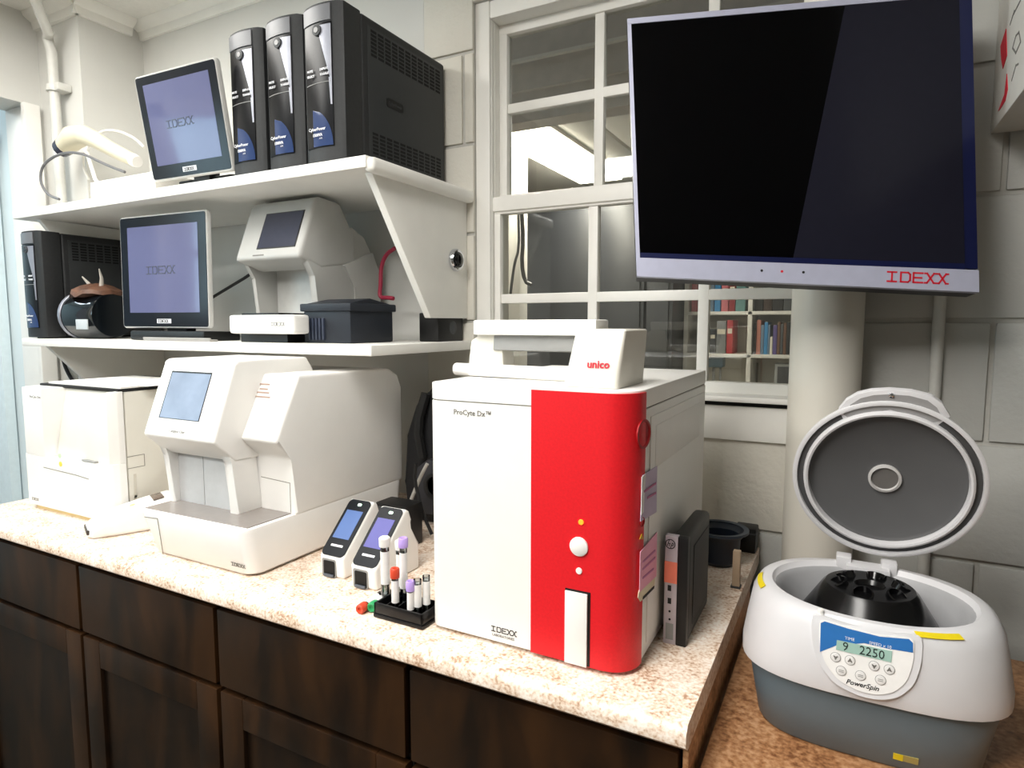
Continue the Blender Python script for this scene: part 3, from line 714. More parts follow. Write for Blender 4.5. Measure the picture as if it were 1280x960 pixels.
# ================================================================ white analyzer with the alcove (far end of the counter)
A = thing('alcove_analyzer', 'white desktop analyzer with a deep alcove in its front and papers on top', 'analyzer', (-1.79, 1.07, 0), world=True)
ax0, ax1, ayf, ayb, ah = -1.975, -1.598, .882, 1.24, .332
def plan(x0, x1, y0, y1, rf, n=6):
    p = []
    for k in range(n+1):
        a = R(180+90*k/n); p.append((x0+rf*.4+rf*.4*math.cos(a), y0+rf*.4+rf*.4*math.sin(a)))
    for k in range(n+1):
        a = R(270+90*k/n); p.append((x1-rf+rf*math.cos(a), y0+rf+rf*math.sin(a)))
    return p + [(x1, y1), (x0, y1)]
MB().prism(plan(ax0+.012, ax1-.012, ayf+.012, ayb, .05), 'z', .0, .016).build('base', mat('cream_base', 'E8D29A', .5), A)
MB().prism(plan(ax0, ax1, ayf, .939, .055), 'z', .014, .150, .003).build('front_cover', PW, A)
MB().prism([(ax0, .939), (ax0, .90), (ax0+.02, ayf), (-1.862, ayf), (-1.845, .939)], 'z', .150, ah, .003).build('front_column', PW, A)
MB().prism([(.925, .150), (.905, .150), (.936, ah), (.939, ah)], 'x', -1.85, -1.612, .001).build('alcove_back', PW2, A)
MB().prism([(-1.618, .939), (-1.612, .905), (-1.600, .925), (ax1, .939)], 'z', .150, ah, .001).build('alcove_cheek', PW, A)
MB().box(-1.72, -1.66, .896, .906, .151, .156, .002).build('alcove_slot', PGD, A)
MB().box(ax0+.002, ax1, .942, ayb, .014, ah-.002, .006).build('rear_housing', PW2, A)
MB().box(ax0+.01, ax1-.004, .93, ayb-.01, ah-.002, ah+.006, .003).build('top_lid', RUB, A)
fm = FR((0, ayf, 0))
MB().strokes([[(-1.87, .122), (-1.72, .118), (-1.665, .114)]], .0018, fm, .0006).build('door_seam', SEAM, A)
sm = SD((ax1, 0, 0))
MB().strokes([[(.942, .165), (.985, .165), (.985, .135), (.942, .135)]], .0015, sm, .0006).build('side_seam', SEAM, A)
MB().strokes([[(.958, .115), (.957, .06), (.950, .04)]], .007, sm, .0006).build('finger_groove', mat('groove_grey', 'CFC9BC', .5), A)
for (px, py), c, e in (((75, 570), '86E07A', 1.2), ((76, 580), 'F2A23A', .8)):
    u, v = hit(fm, px, py); MB().poly(circ(.0065, 16, u, v), fm, .0012).build('status_light', mat('led_'+c, c, .3, emit=e), A)
u, v = hit(fm, 37, 497); MB().text('ProCyte One', .010, fm @ Matrix.Translation((u, v, 0))).build('model_print', INKG, A)
u, v = hit(fm, 40, 624); idexx(MB(), .035, fm @ Matrix.Translation((u, v, 0)), .18).build('brand_print', INKG, A)
pap = thing('paper_stack', 'loose white papers lying on the analyzer with the alcove', 'papers', (-1.74, 1.08, ah+.006), world=True)
MB().box(-1.93, -1.60, .936, 1.17, ah+.0065, ah+.011).build('paper_sheets', mat('paper_white', 'F2F0EC', .7), pap)
MB().prism([(.98, ah+.011), (1.17, ah+.011), (1.17, ah+.020), (1.08, ah+.014)], 'x', -1.72, -1.56).build('curled_sheet', mat('paper_white', 'F2F0EC', .7), pap)
tag(MB().tube([tuple(P(x, y, Y=1.21)) for x, y in ((79, 450), (82, 460), (88, 472), (93, 478), (104, 479), (120, 479))], .006, 8, smooth=2).build('thick_black_cable', BLK), 'thick black cable draped behind the papers under the lower shelf', 'cable')

# ================================================================ white handheld reader between the two white analyzers
h = thing('handheld_reader', 'white wedge shaped handheld reader lying beside the alcove analyzer', 'reader', (-1.532, .918, 0), R(-24))
sec = []
for y, w_, z0, z1 in ((-.105, .060, .004, .020), (-.095, .085, .0, .030), (-.05, .100, .0, .048), (.02, .104, .0, .064), (.075, .098, .0, .074), (.10, .085, .002, .068)):
    sec.append([(x, y, (z0+z1)/2+zz) for x, zz in rrect(w_, z1-z0, min(.012, (z1-z0)*.4), 4)])
MB().loft(sec).build('reader_body', PW, h)
MB().box(-.034, .034, -.1075, -.090, .010, .021, .003).build('paper_slot', mat('slot_dark', '3C3630', .5), h)
tm = face((0, .045, .0712), (1, 0, 0), (0, .055, .010))
MB().box(-.022, .03, -.012, .012, -.001, .0022, .001, M=tm).build('display', mat('reader_display', '6A5B50', .2), h)
MB().poly(circ(.006, 14, 0, -.055), tm, .004, -.006).build('button', mat('yellow_button', 'F0D890', .4), h)

# ================================================================ tall white analyzer with the screen
B = thing('screen_analyzer', 'tall white desktop analyzer with blue touchscreen head and grey sample drawer', 'analyzer', (-1.17, 1.05, 0), world=True)
bx0, bx1, byb = -1.338, -1.008, 1.30
L = lambda x0, x1, y0, y1, r, z: [(x, y, z) for x, y in rrect(x1-x0, y1-y0, r, 5, (x0+x1)/2, (y0+y1)/2)]
MB().loft([L(bx0+.012, bx1-.016, .838, byb, .03, .0), L(bx0+.006, bx1-.006, .828, byb, .028, .008), L(bx0-.008, bx1, .808, byb, .024, .096), L(bx0-.006, bx1-.002, .811, byb, .022, .102)]).build('base', PW, B)
MB().poly([(bx0+.004, .818), (bx1-.014, .826), (bx1-.014, .940), (bx0+.004, .940)], Matrix.Translation((0, 0, .1015)), .0022).build('drawer_shelf', mat('taupe_smoked_panel', '8C8580', .12), B)
# rear body with the right-hand shoulder
sx0 = -1.113
MB().box(bx0+.003, sx0+.02, .99, byb, .095, .386, .014, seg=3).build('rear_body', PW, B)
MB().prism([(.936, .098), (.936, .222), (.890, .262), (.956, .394), (1.25, .390), (1.285, .372), (byb, .34), (byb, .098)], 'x', sx0, bx1-.0005, .007, seg=3).build('shoulder', PW, B)
hpz = .424
MB().prism([(.826, .263), (.884, hpz-.006), (.893, hpz), (1.08, hpz), (1.10, .395), (1.10, .212), (.876, .216)], 'x', bx0-.002, sx0+.002, .011, seg=3).build('head', PW, B)
MB().prism([(.850, .256), (.872, .212), (.877, .100), (.99, .100), (.99, .256)], 'x', bx0, bx0+.018, .004).build('cheek', PW, B)
MB().prism([(.850, .256), (.872, .212), (.877, .100), (.99, .100), (.99, .256)], 'x', sx0-.024, sx0, .004).build('cheek', PW, B)
GP = mat('satin_grey_panel', 'C6C7C8', .3)
mid = (bx0+sx0)/2-.01
MB().box(bx0+.018, mid-.0008, .891, .910, .101, .225, .001).build('drawer_panel', GP, B)
MB().box(mid+.0008, sx0-.024, .891, .910, .101, .225, .001).build('drawer_panel', GP, B)
HF = face(((bx0+sx0)/2, .826, .263), (1, 0, 0), (0, .058, .155))
c4 = [hit(HF, *p) for p in ((216, 466), (265, 468), (201, 521), (248, 527))]
xa, xb = (c4[0][0]+c4[2][0])/2, (c4[1][0]+c4[3][0])/2; ya, yb = (c4[2][1]+c4[3][1])/2, (c4[0][1]+c4[1][1])/2
MB().box(xa-.004, xb+.001, ya-.001, yb+.004, -.0005, .0010, M=HF).build('screen_bezel', BLK, B)
MB().box(xa, xb, ya, yb, .0008, .0018, M=HF).build('screen', mat('sky_blue_screen', '7E899C', .2, var=.12, scale=18, emit=.10, emit_hx='94A6BE', spec=.12), B)
u, v = hit(HF, 211, 540); MB().text('Catalyst One', .0095, HF @ Matrix.Translation((u, v, .0002))).build('model_print', INKG, B)
SF = face((sx0, .890, .262), (1, 0, 0), (0, .066, .132))
lab = MB()
for k, (px, py, n) in enumerate(((325, 480, .03), (325, 486, .024), (318, 490, .045), (313, 495, .06))):
    u, v = hit(SF, px, py); lab.box(u, u+n, v-.0015, v+.0015, .0002, .0008, M=SF)
lab.build('label_print', mat('label_ink', 'B59A8C', .6), B)
VF = FR((0, .936, 0))
MB().strokes([[(sx0+.006, .172), (-1.022, .168), (-1.022, .106)]], .0014, VF, .0005).build('door_seam', SEAM, B)
bf = face((0, .828, .008), (1, 0, 0), (0, -.020, .088))
u, v = hit(bf, 290, 706); idexx(MB(), .040, bf @ Matrix.Translation((u, v, .0006)), .2).build('brand_print', INKG, B)
MB().strokes([[hit(bf, 197, 648), hit(bf, 204, 692)], [hit(bf, 181, 646), hit(bf, 197, 648)]], .0012, bf, .0009).build('base_seam', SEAM, B)

# ================================================================ two small handset readers
SB = mat('handset_black_glass', '14171C', .35, spec=.15)
def make_handset():
    t = thing('handset_reader', '', 'reader')
    W_ = .062
    MB().prism([(0, 0), (-.002, .042), (.092, .134), (.104, .128), (.112, .108), (.100, .090), (.135, .055), (.135, 0)], 'x', -W_/2, W_/2, .006, seg=3).build('body', PW, t)
    FMl = face((0, -.002, .042), (1, 0, 0), (0, .094, .092))
    ln = math.hypot(.094, .092)
    gl = MB().poly(rrect(W_-.004, ln-.004, .010, 5, 0, ln/2), FMl, .0016, -.0006).build('glass_face', SB, t)
    MB().box(-.022, .020, .040, .104, .001, .0016, M=FMl).build('screen', mat('handset_screen', '536B9C', .35, var=.06, scale=20, emit=.15, emit_hx='7088C0', spec=.15), gl)
    MB().poly(rrect(.010, .006, .0025, 3, .002, ln-.013), FMl, .0006, .001).build('status_light', mat('led_green_white', 'D8FFE4', .3, emit=.8), gl)
    MB().box(-.015, .015, .022, .0265, .001, .0014, M=FMl).build('model_print', WHT_INK, gl)
    F0 = FR((0, -.0012, 0))
    MB().poly(rrect(.036, .037, .004, 3, -.006, .0185), F0, .0014, -.0002).build('slot_frame', PGD, t)
    MB().poly(rrect(.029, .031, .003, 3, -.005, .0180), F0, .0008, .0012).build('slot', mat('slot_black', '050505', .6), t)
    MB().box(-.017, .007, .002, .007, .0016, .006, .001, M=F0).build('slot_lip', mat('slot_lip_grey', '5B6068', .4), t)
    return t
hs = make_handset(); hs.location = (-.885, .910, 0)
hs['label'] = 'small white handset reader with sloped blue screen beside the tall analyzer'; hs['group'] = 'handset readers'
hs2 = clone(hs); hs2.location = (-.793, .897, 0)
hs2['label'] = 'small white handset reader with sloped violet screen behind the tube rack'; hs2['group'] = 'handset readers'
for ch in hs2.children:
    for g in ch.children:
        if g.name.startswith('screen'):
            g.data = g.data.copy(); g.data.materials.clear(); g.data.materials.append(mat('handset_screen_violet', '5B5A96', .35, var=.06, scale=20, emit=.15, emit_hx='7672B8', spec=.15))

# ================================================================ tube rack and tubes
rk = thing('tube_rack', 'small black rack holding sample tubes beside the red and white analyzer', 'tube rack', (-.645, .842, 0), world=True)
RX0, RX1, RY0, RY1 = -.700, -.595, .812, .872
RB = mat('rack_black', '0E0E10', .3)
MB().box(RX0, RX1, RY0, RY1, 0, .008, .004).build('rack_base', RB, rk)
tubes = [(482, .862, .103, 'white', .0078, 'white capped clear sample tube standing tallest in the rack'), (494, .828, .067, 'red', .0062, 'red capped labelled sample tube in the rack'),
         (505, .858, .110, 'lavender', .0066, 'tall lavender capped sample tube with a printed label in the rack'), (513, .826, .052, 'lavender', .0058, 'short lavender capped sample tube in the rack'),
         (522, .834, .066, 'none', .0068, 'open clear sample tube with a pale insert in the rack'), (533, .846, .070, 'none', .0064, 'open clear sample tube next to the red and white analyzer'),
         (500, .868, .100, 'white', .0060, 'slim white capped sample tube behind the lavender capped tubes')]
pos = []
for px, y, *_ in tubes: pos.append((P(px, 740, Y=y).x, y))
top = MB().box(RX0+.002, RX1-.002, RY0+.002, RY0+.006, .008, .026, .001).box(RX0+.002, RX1-.002, RY1-.006, RY1-.002, .008, .026, .001).box(RX0+.002, RX0+.006, RY0+.002, RY1-.002, .008, .026, .001).box(RX1-.006, RX1-.002, RY0+.002, RY1-.002, .008, .026, .001)
top.build('rack_wall', RB, rk)
for i in range(1, 5): MB().box(RX0+i*.021-.001, RX0+i*.021+.001, RY0+.004, RY1-.004, .008, .022).build('divider', RB, rk)
CAPC = {'white': 'EDEAE4', 'red': 'D2492E', 'lavender': 'B79BE0', 'green': '2E9A5E'}
LABM = mat('tube_label', 'EDEBE8', .6)
def tube(mtx_loc, r, L_, cap, lab, rot=None):
    t = thing('sample_tube', lab, 'sample tube', mtx_loc, group='sample tubes')
    if rot: t.rotation_euler = rot
    MB().lathe([(.001, .0), (r*.75, .002), (r, .008), (r, L_), (r*.86, L_), (r*.86, .009), (r*.6, .004)], None, 16, caps=False).build('tube_wall', CLEAR, t)
    MB().lathe([(r*1.02, L_*.30), (r*1.03, L_*.30), (r*1.03, L_*.88), (r*1.02, L_*.88)], None, 16, caps=False).build('label_wrap', LABM, t)
    if cap != 'none':
        MB().lathe([(r*1.25, L_-.004), (r*1.3, L_-.001), (r*1.3, L_+.011), (r*1.05, L_+.013), (r*.55, L_+.012), (r*.5, L_+.010)], None, 16).build('cap', mat('cap_'+cap, CAPC[cap], .4), t)
    else:
        MB().lathe([(r*.5, .01), (r*.5, L_*.9)], None, 12).build('insert', LABM, t)
    return t
for (px, y, L_, cap, r, lab), (x, yy) in zip(tubes, pos): tube((x, yy, .0085), r, L_, cap, lab)
for (px, py), (px2, py2), cap, lab in (((452, 760), (478, 741), 'red', 'sample tube with a red cap lying on the counter beside the rack'), ((466, 758), (486, 742), 'green', 'sample tube with a green cap lying on the counter beside the rack')):
    a = P(px, py, Z=.009); b = P(px2, py2, Z=.009); dv = (a-b); dv.z = 0; L_ = .062
    an = math.atan2(dv.y, dv.x)
    st0 = a - dv.normalized()*(L_+.006)
    tube((st0.x, st0.y, .0088), .0066, L_, cap, lab, (0, PI/2, an))

# ================================================================ red and white analyzer
C = thing('red_analyzer', 'tall white benchtop analyzer with a red front panel and white button', 'analyzer', (-.42, 1.07, 0), world=True)
rx0, rx1, ryf, ryb, rh = -.588, -.250, .826, 1.30, .408
def plan2(x0, x1, y0, y1, rl, rr, n=8):
    p = []
    for k in range(n+1):
        a = R(180+90*k/n); p.append((x0+rl+rl*math.cos(a), y0+rl+rl*math.sin(a)))
    for k in range(n+1):
        a = R(270+90*k/n); p.append((x1-rr+rr*math.cos(a), y0+rr+rr*math.sin(a)))
    return p + [(x1, y1), (x0, y1)]
MB().prism(plan2(rx0+.012, rx1-.01, ryf+.02, ryb-.01, .02, .05), 'z', 0, .01).build('foot_plate', RUB, C)
MB().prism(plan2(rx0, rx1, ryf, ryb, .016, .045), 'z', .008, .3795, .002).build('body', PW, C)
MB().prism(plan2(rx0, rx1, ryf, ryb, .016, .045), 'z', .3815, rh, .004).build('top_cover', PW, C)
MB().prism(plan2(rx0+.002, rx1-.002, ryf+.002, ryb-.002, .014, .043), 'z', .379, .382).build('cover_seam', SEAM, C)
# red wrap: follows the rounded corner
split = -.4045
outer = [(split, ryf-.0025)] + [(x+.0025*(1 if x > rx1-.03 else 0), y-.0025) for x, y in plan2(split, rx1, ryf, ryb, 0.0, .045)[9:18]] 
outer[-1] = (rx1+.0025, ryf+.045)
inner = [(x-.004*(1 if i else 0), y+.006) for i, (x, y) in enumerate(outer)]
poly = outer + [(rx1-.004, ryf+.045)] + inner[::-1][1:]
red = MB().prism(poly, 'z', .007, rh-.003, .0).build('red_panel', RED, C)
RF = FR((0, ryf-.0025, 0))
def disc(px, py, rpx, m, name, par, d=.003):
    u, v = hit(RF, px, py); rr = rpx*.0011
    return MB().lathe([(rr, -.0005), (rr, d*.7), (rr*.9, d)], RF @ Matrix.Translation((u, v, 0)), 32).build(name, m, par)
disc(724, 683, 12.6, PW, 'start_button', C, .0035)
disc(724, 713.5, 4.3, PW, 'small_button', C, .002)
disc(726.5, 652.5, 3.6, mat('orange_led', 'F2902A', .3, emit=.8), 'status_light', C, .002)
a = hit(RF, 707, 737); b = hit(RF, 733, 834)
MB().box(a[0]-.0005, b[0]+.005, .008, a[1]+.003, -.0005, .0006, M=RF).build('slot_gap', BLK, C)
MB().box(a[0], b[0]+.001, .007, a[1], 0, .0035, .0012, M=RF).build('sample_door', PW, C)
WF = FR((0, ryf-.0002, 0))
u, v = hit(WF, 567, 516); MB().text('ProCyte Dx\u2122', .0115, WF @ Matrix.Translation((u, v-.002, 0)), bold=.0001).build('model_print', INKG, C)
u, v = hit(WF, 614, 787); idexx(MB(), .0445, WF @ Matrix.Translation((u, v-.001, 0)), .15).build('brand_print', INK, C)
MB().text('LABORATORIES', .0055, WF @ Matrix.Translation((u+.002, v-.0085, 0))).build('brand_subtitle', INKG, C)
SR = SD((rx1, 0, 0))
MB().box(ryf+.075, ryb-.016, .024, .366, 0, .0018, .0012, M=SR).build('side_panel', PW, C)
MB().box(ryf+.10, ryb-.06, .285, .35, .0016, .0026, .0008, M=SR).build('vent_cover', PW, C)
SQ = SD((rx1+.0025, 0, 0))
for py, r_ in ((548, .021), (664, .007)):
    u, v = hit(SQ, 795 if py < 600 else 791, py); u = min(u, ryf+.030)
    Md = face((rx1-.045+.0475*math.cos(R(-10)), ryf+.045+.0475*math.sin(R(-10)), v), (math.cos(R(80)), math.sin(R(80)), 0), (0, 0, 1))
    MB().lathe([(r_, -.001), (r_, .0012), (r_*.86, .0012), (r_*.78, -.0008)], Md, 24, caps=True).build('dimple', mat('dimple_red', 'A81018', .45), C)
SP = SD((rx1+.0020, 0, 0))
def note(pxs, m, name, z=.0):
    MB().poly([hit(SP, *p) for p in pxs], SP, .0008, z).build(name, m, C)
note([(803, 594), (821, 582), (820, 640), (800, 652)], mat('lavender_card', 'C9BBD6', .6), 'card', .0)
note([(801, 596), (806, 592), (803, 640), (800, 644)], mat('white_card2', 'F0EEF0', .6), 'card_strip', .001)
note([(799, 690), (820, 665), (819, 720), (798, 740)], mat('pink_note', 'F9B3CC', .6), 'sticky_note', .001)
note([(798, 738), (819, 716), (817, 735), (800, 752), (797, 747)], mat('cream_note', 'F0E3C4', .6), 'paper_note', .0)
note([(799, 674), (802, 667), (804, 674)], mat('warning_yellow', 'D9A62E', .5), 'warning_sticker')
tx = MB()
for (x0, y0, x1, y1) in ((802, 702, 817, 688), (802, 711, 817, 697), (802, 722, 815, 711), (804, 614, 818, 604), (808, 622, 818, 616)):
    tx.strokes([[hit(SP, x0, y0), hit(SP, x1, y1)]], .003, SP, .0006, .0018)
tx.build('note_writing', mat('note_ink', 'C878A8', .6), C, kind='stuff')
MB().strokes([[hit(SP, 803, 747), hit(SP, 816, 734)]], .004, SP, .0006, .0012).build('note_scrawl', INK, C)

# ================================================================ cream instrument lying on top of the red analyzer
U = thing('cream_instrument', 'cream instrument with a carrying bar resting on top of the red and white analyzer', 'instrument', (-.42, .95, rh), world=True)
z0 = rh + .0005
def quadloop(x0, x1, y0, y1, z, r=.006): return L(x0, x1, y0, y1, r, z)
MB().loft([quadloop(-.368, -.285, .858, .985, z0), quadloop(-.368, -.285, .857, .986, z0+.006), quadloop(-.356, -.279, .872, .98, .490, .004), quadloop(-.353, -.281, .875, .977, .4925, .003)]).build('head_block', PW2, U)
HFm = face((0, .8575, z0+.006), (1, 0, 0), (0, .0145, .079))
u, v = hit(HFm, 734, 457); MB().text('unico', .0155, HFm @ Matrix.Translation((u, v-.003, .0008)), bold=.0005).build('brand_print', REDINK, U)
MB().box(-.580, -.353, .950, 1.01, .481, .507, .004).build('top_bar', PW, U)
MB().prism([(.962, .481), (.958, .455), (1.0, .452), (1.005, .481)], 'x', -.545, -.36, .002).build('shade_grey_under_bar', PGD, U)  # recessed face below the bar, its shade put into the grey
MB().prism([(-.600, z0), (-.592, .470), (-.575, .482), (-.53, .482), (-.525, z0)], 'y', .962, 1.005, .004).build('left_post', PW2, U)
MB().tube([(-.618, .955, z0+.0115), (-.36, .930, z0+.0115)], .011, 16).build('front_tube', PW, U)
MB().box(-.50, -.44, .965, .99, z0, z0+.008, .002).build('latch', PW, U)

# ================================================================ mini computer standing on edge
H = thing('mini_computer', 'slim black mini computer standing on edge beside the red and white analyzer', 'computer', (-.221, 1.05, 0), world=True)
MB().box(-.232, -.203, .968, 1.135, .0, .172, .010, seg=3).build('case', BLK, H)
MB().box(-.2385, -.2185, .958, .972, .0, .174, .002).build('front_plate', mat('silver_front', 'BEB4BA', .4, metal=.1), H)
MB().box(-.219, -.203, .958, .972, .0, .174, .002).build('front_edge', BLK, H)
hf = FR((0, .958, 0))
cu, cv = hit(hf, 838, 680)
lgp = MB()
ring = circ(.0072, 24); lgp.strokes([[(cu+a_, cv+b_) for a_, b_ in ring] + [(cu+ring[0][0], cv+ring[0][1])]], .0012, hf, .0005)
lgp.strokes([[(cu-.002, cv+.006), (cu-.0045, cv-.003)], [(cu-.0035, cv+.0005), (cu-.0005, cv+.001), (cu-.0015, cv-.003)], [(cu+.0005, cv-.006), (cu+.003, cv+.002), (cu+.005, cv+.001), (cu+.004, cv-.002), (cu+.002, cv-.002)]], .001, hf, .0005)
lgp.build('logo', INK, H)
MB().box(-.2385, -.2187, cv-.062, cv-.028, .0, .0006, M=hf).build('orange_sticker', mat('coral_sticker', 'F0836A', .5), H)
for py, hh in ((735, .009), (751, .009)):
    u, v = hit(hf, 837, py); MB().box(u-.003, u+.0025, v-hh/2, v+hh/2, 0, .0006, M=hf).build('port', INK, H)
for py in (764, 774):
    u, v = hit(hf, 837, py); MB().poly(circ(.0018, 10, u, v), hf, .0006).build('jack', INK, H)
MB().box(-.2345, -.2225, .008, .034, 0, .0004, M=hf).build('print_block', PGD, H)
MB().box(1.0, 1.12, .02, .15, 0, .001, .0006, M=SD((-.203, 0, 0))).build('side_cover', BLKM, H)

# ================================================================ navy basin, beige post, black box at the counter end
nb = thing('navy_basin', 'small round navy basin on the counter under the window', 'basin', (-.235, 1.37, 0), world=True)
MB().lathe([(.030, 0), (.040, .01), (.042, .055), (.052, .068), (.056, .072), (.052, .073), (.040, .062), (.036, .02)], Matrix.Translation((-.222, 1.35, 0)), 32).build('basin_body', mat('basin_navy', '1C2430', .35), nb)
MB().lathe([(.048, .066), (.058, .070), (.058, .075), (.048, .074)], Matrix.Translation((-.222, 1.35, 0)), 32, caps=False).build('basin_rim', mat('basin_rim', '3A4450', .35), nb)
bp = thing('beige_post', 'short beige post standing at the end of the counter beside the navy basin', 'post', (-.170, 1.235, 0), world=True)
MB().box(-.177, -.163, 1.228, 1.242, 0, .072, .002).build('post_shaft', mat('beige_wood', 'BFA78C', .5), bp)
MB().box(-.179, -.161, 1.226, 1.244, 0, .004, .001).build('post_foot', DGR, bp)
bb = thing('black_box', 'low black box against the wall beside the round column', 'box', (-.15, 1.46, 0), world=True)
MB().box(-.205, -.160, 1.435, 1.481, 0, .055, .004).build('box_body', BLK, bb)
MB().box(-.2055, -.1595, 1.4345, 1.4815, .042, .045).build('lid_line', DGR, bb)

# ================================================================ black bag, cup and cables behind the handset readers
bg = thing('black_bag', 'black padded bag standing between the tall analyzer and the red analyzer', 'bag', (-.83, 1.36, 0), world=True)
BAG = mat('black_nylon', '111113', .65, var=.2, scale=40, bump=.25, bscale=200)
arch = [(-.985, 0), (-.995, .10), (-.985, .22), (-.955, .30), (-.90, .35), (-.82, .372), (-.74, .372), (-.68, .33), (-.665, .2), (-.665, 0)]
MB().prism(arch, 'y', 1.28, 1.42, .02, seg=3).build('bag_body', BAG, bg)
MB().prism([(-.93, .03), (-.94, .14), (-.90, .17), (-.78, .17), (-.75, .14), (-.76, .03)], 'y', 1.255, 1.283, .008).build('front_pocket', mat('bag_pocket', '26262A', .6), bg)
MB().lathe([(.034, 0), (.034, .004), (.026, .004), (.024, .0)], FR((-.875, 1.255, .105)), 24).build('pocket_ring', BLK, bg)
for x in (-.925, -.845): MB().tube([(x, 1.272, .17), (x-.008, 1.262, .25), (x+.012, 1.272, .33)], .012, 8, smooth=1).build('strap', BLK, bg)
tag(MB().tube([tuple(P(x, y, Y=1.20)) for x, y in ((503, 652), (512, 630), (519, 612), (526, 595), (534, 580))], .0045, 8, smooth=1).build('grey_cable', mat('light_grey_cable', 'A8A49C', .5)), 'light grey cable running up in front of the black bag', 'cable')
tag(MB().tube([tuple(P(x, y, Y=1.17)) for x, y in ((540, 668), (532, 650), (526, 632), (518, 600), (520, 580))], .004, 8, smooth=1).build('thin_black_cable', BLK), 'thin black cable dangling in front of the black bag', 'cable')
rp = thing('red_pouch', 'crumpled red pouch on the counter behind the tube rack', 'pouch', (-.74, 1.10, 0), world=True)
MB().loft([[(-.725+dx*s_, 1.14+dy*s_*.6, z + .004*math.sin(5*math.atan2(dy, dx))) for dx, dy in circ(.05, 20)] for s_, z in ((.8, .005), (1, .02), (.9, .045), (.5, .06), (.25, .062))]).build('pouch_body', mat('red_cloth', '8E1F28', .6, var=.2, scale=40), rp)
MB().tube([(-.73, 1.13, .06), (-.735, 1.13, .085)], lambda f: .01+.01*f, 8).build('pouch_neck', mat('red_cloth', '8E1F28', .6), rp)
ba = thing('black_charger', 'small black charger box on the counter behind the handset readers', 'charger', (-.885, 1.11, 0), world=True)
MB().box(-.935, -.845, 1.10, 1.16, 0, .098, .006).build('charger_body', BLK, ba)
MB().box(-.925, -.855, 1.097, 1.101, .06, .09, .001).build('charger_face', DGR, ba)
cu_ = thing('clear_cup', 'clear plastic cup beside the red and white analyzer', 'cup', (-.625, 1.00, 0), world=True)
MB().lathe([(.022, 0), (.026, .10), (.0275, .10), (.0255, .10), (.021, .003)], Matrix.Translation((-.628, .99, 0)), 24, caps=False).build('cup_wall', CLEAR, cu_)
MB().lathe([(.001, .001), (.0215, .001), (.0215, .003), (.001, .003)], Matrix.Translation((-.628, .99, 0)), 24).build('cup_base', CLEAR, cu_)

# ================================================================ large wall display
TV = thing('wall_display', 'large black flat display with silver lower bezel mounted beside the column', 'display', (-.0959, 1.2347, .8129))
TV.rotation_mode = 'YXZ'; TV.rotation_euler = (-.1678, .003, .3259)
TLq, TRq, BLq, BRq = Vector((-.2927, .2451)), Vector((.2801, .2562)), Vector((-.268, -.2336)), Vector((.2794, -.2651))
def tq(u, v): return (BLq*(1-u)+BRq*u)*(1-v) + (TLq*(1-u)+TRq*u)*v
TF = FR((0, 0, 0))
def tvp(uv, m, name, z, d, par=TV): return MB().poly([tuple(tq(*p)) for p in uv], TF, d, z).build(name, m, par)
def rect(u0, u1, v0, v1): return [(u0, v0), (u1, v0), (u1, v1), (u0, v1)]
NBL = mat('navy_metal', '131A44', .3, metal=.3)
LAV = mat('lavender_metal', 'B6B8CC', .35, metal=.25)
tvp(rect(0, 1, 0, 1), mat('display_back', '15161C', .5), 'back_shell', -.034, .030)
tvp(rect(.0, .965, .978, 1), LAV, 'top_bezel', -.006, .010)
tvp(rect(0, .012, .07, .98), LAV, 'side_bezel', -.006, .010)
tvp(rect(.965, 1, .075, 1), NBL, 'side_bezel', -.006, .008)
tvp(rect(.012, .965, .066, .09), NBL, 'lower_trim', -.006, .0095)
lb = tvp(rect(0, 1, 0, .07), LAV, 'lower_bezel', -.006, .011)
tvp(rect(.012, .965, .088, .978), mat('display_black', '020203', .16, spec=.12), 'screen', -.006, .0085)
tvp([(.480, .088), (.965, .088), (.965, .978), (.650, .978)], mat('display_gloss_charcoal', '1B1B25', .25, spec=.12), 'painted_screen_gloss', .0024, .0004)  # lighter diagonal paints a gloss reflection onto the screen
p0 = tq(.745, .022); p1 = tq(.915, .022); ang = math.atan2(p1.y-p0.y, p1.x-p0.x)
LM = TF @ Matrix.Translation((p0.x, p0.y, .005)) @ Matrix.Rotation(ang, 4, 'Z')
idexx(MB(), (p1-p0).length, LM, .17).build('brand_print', REDINK, lb)
for u_, m in ((.385, INK), (.445, REDINK), (.508, INK)):
    c_ = tq(u_, .040); MB().poly(circ(.0022, 10, c_.x, c_.y), TF, .0006, .005).build('indicator', m, lb)
MB().box(-.05, .12, .034, .060, -.09, .09, .004).build('mount_plate', BLK, TV)
MB().tube([(.05, .055, 0), (.06, .118, .0)], .016, 12).build('mount_arm', BLK, TV)

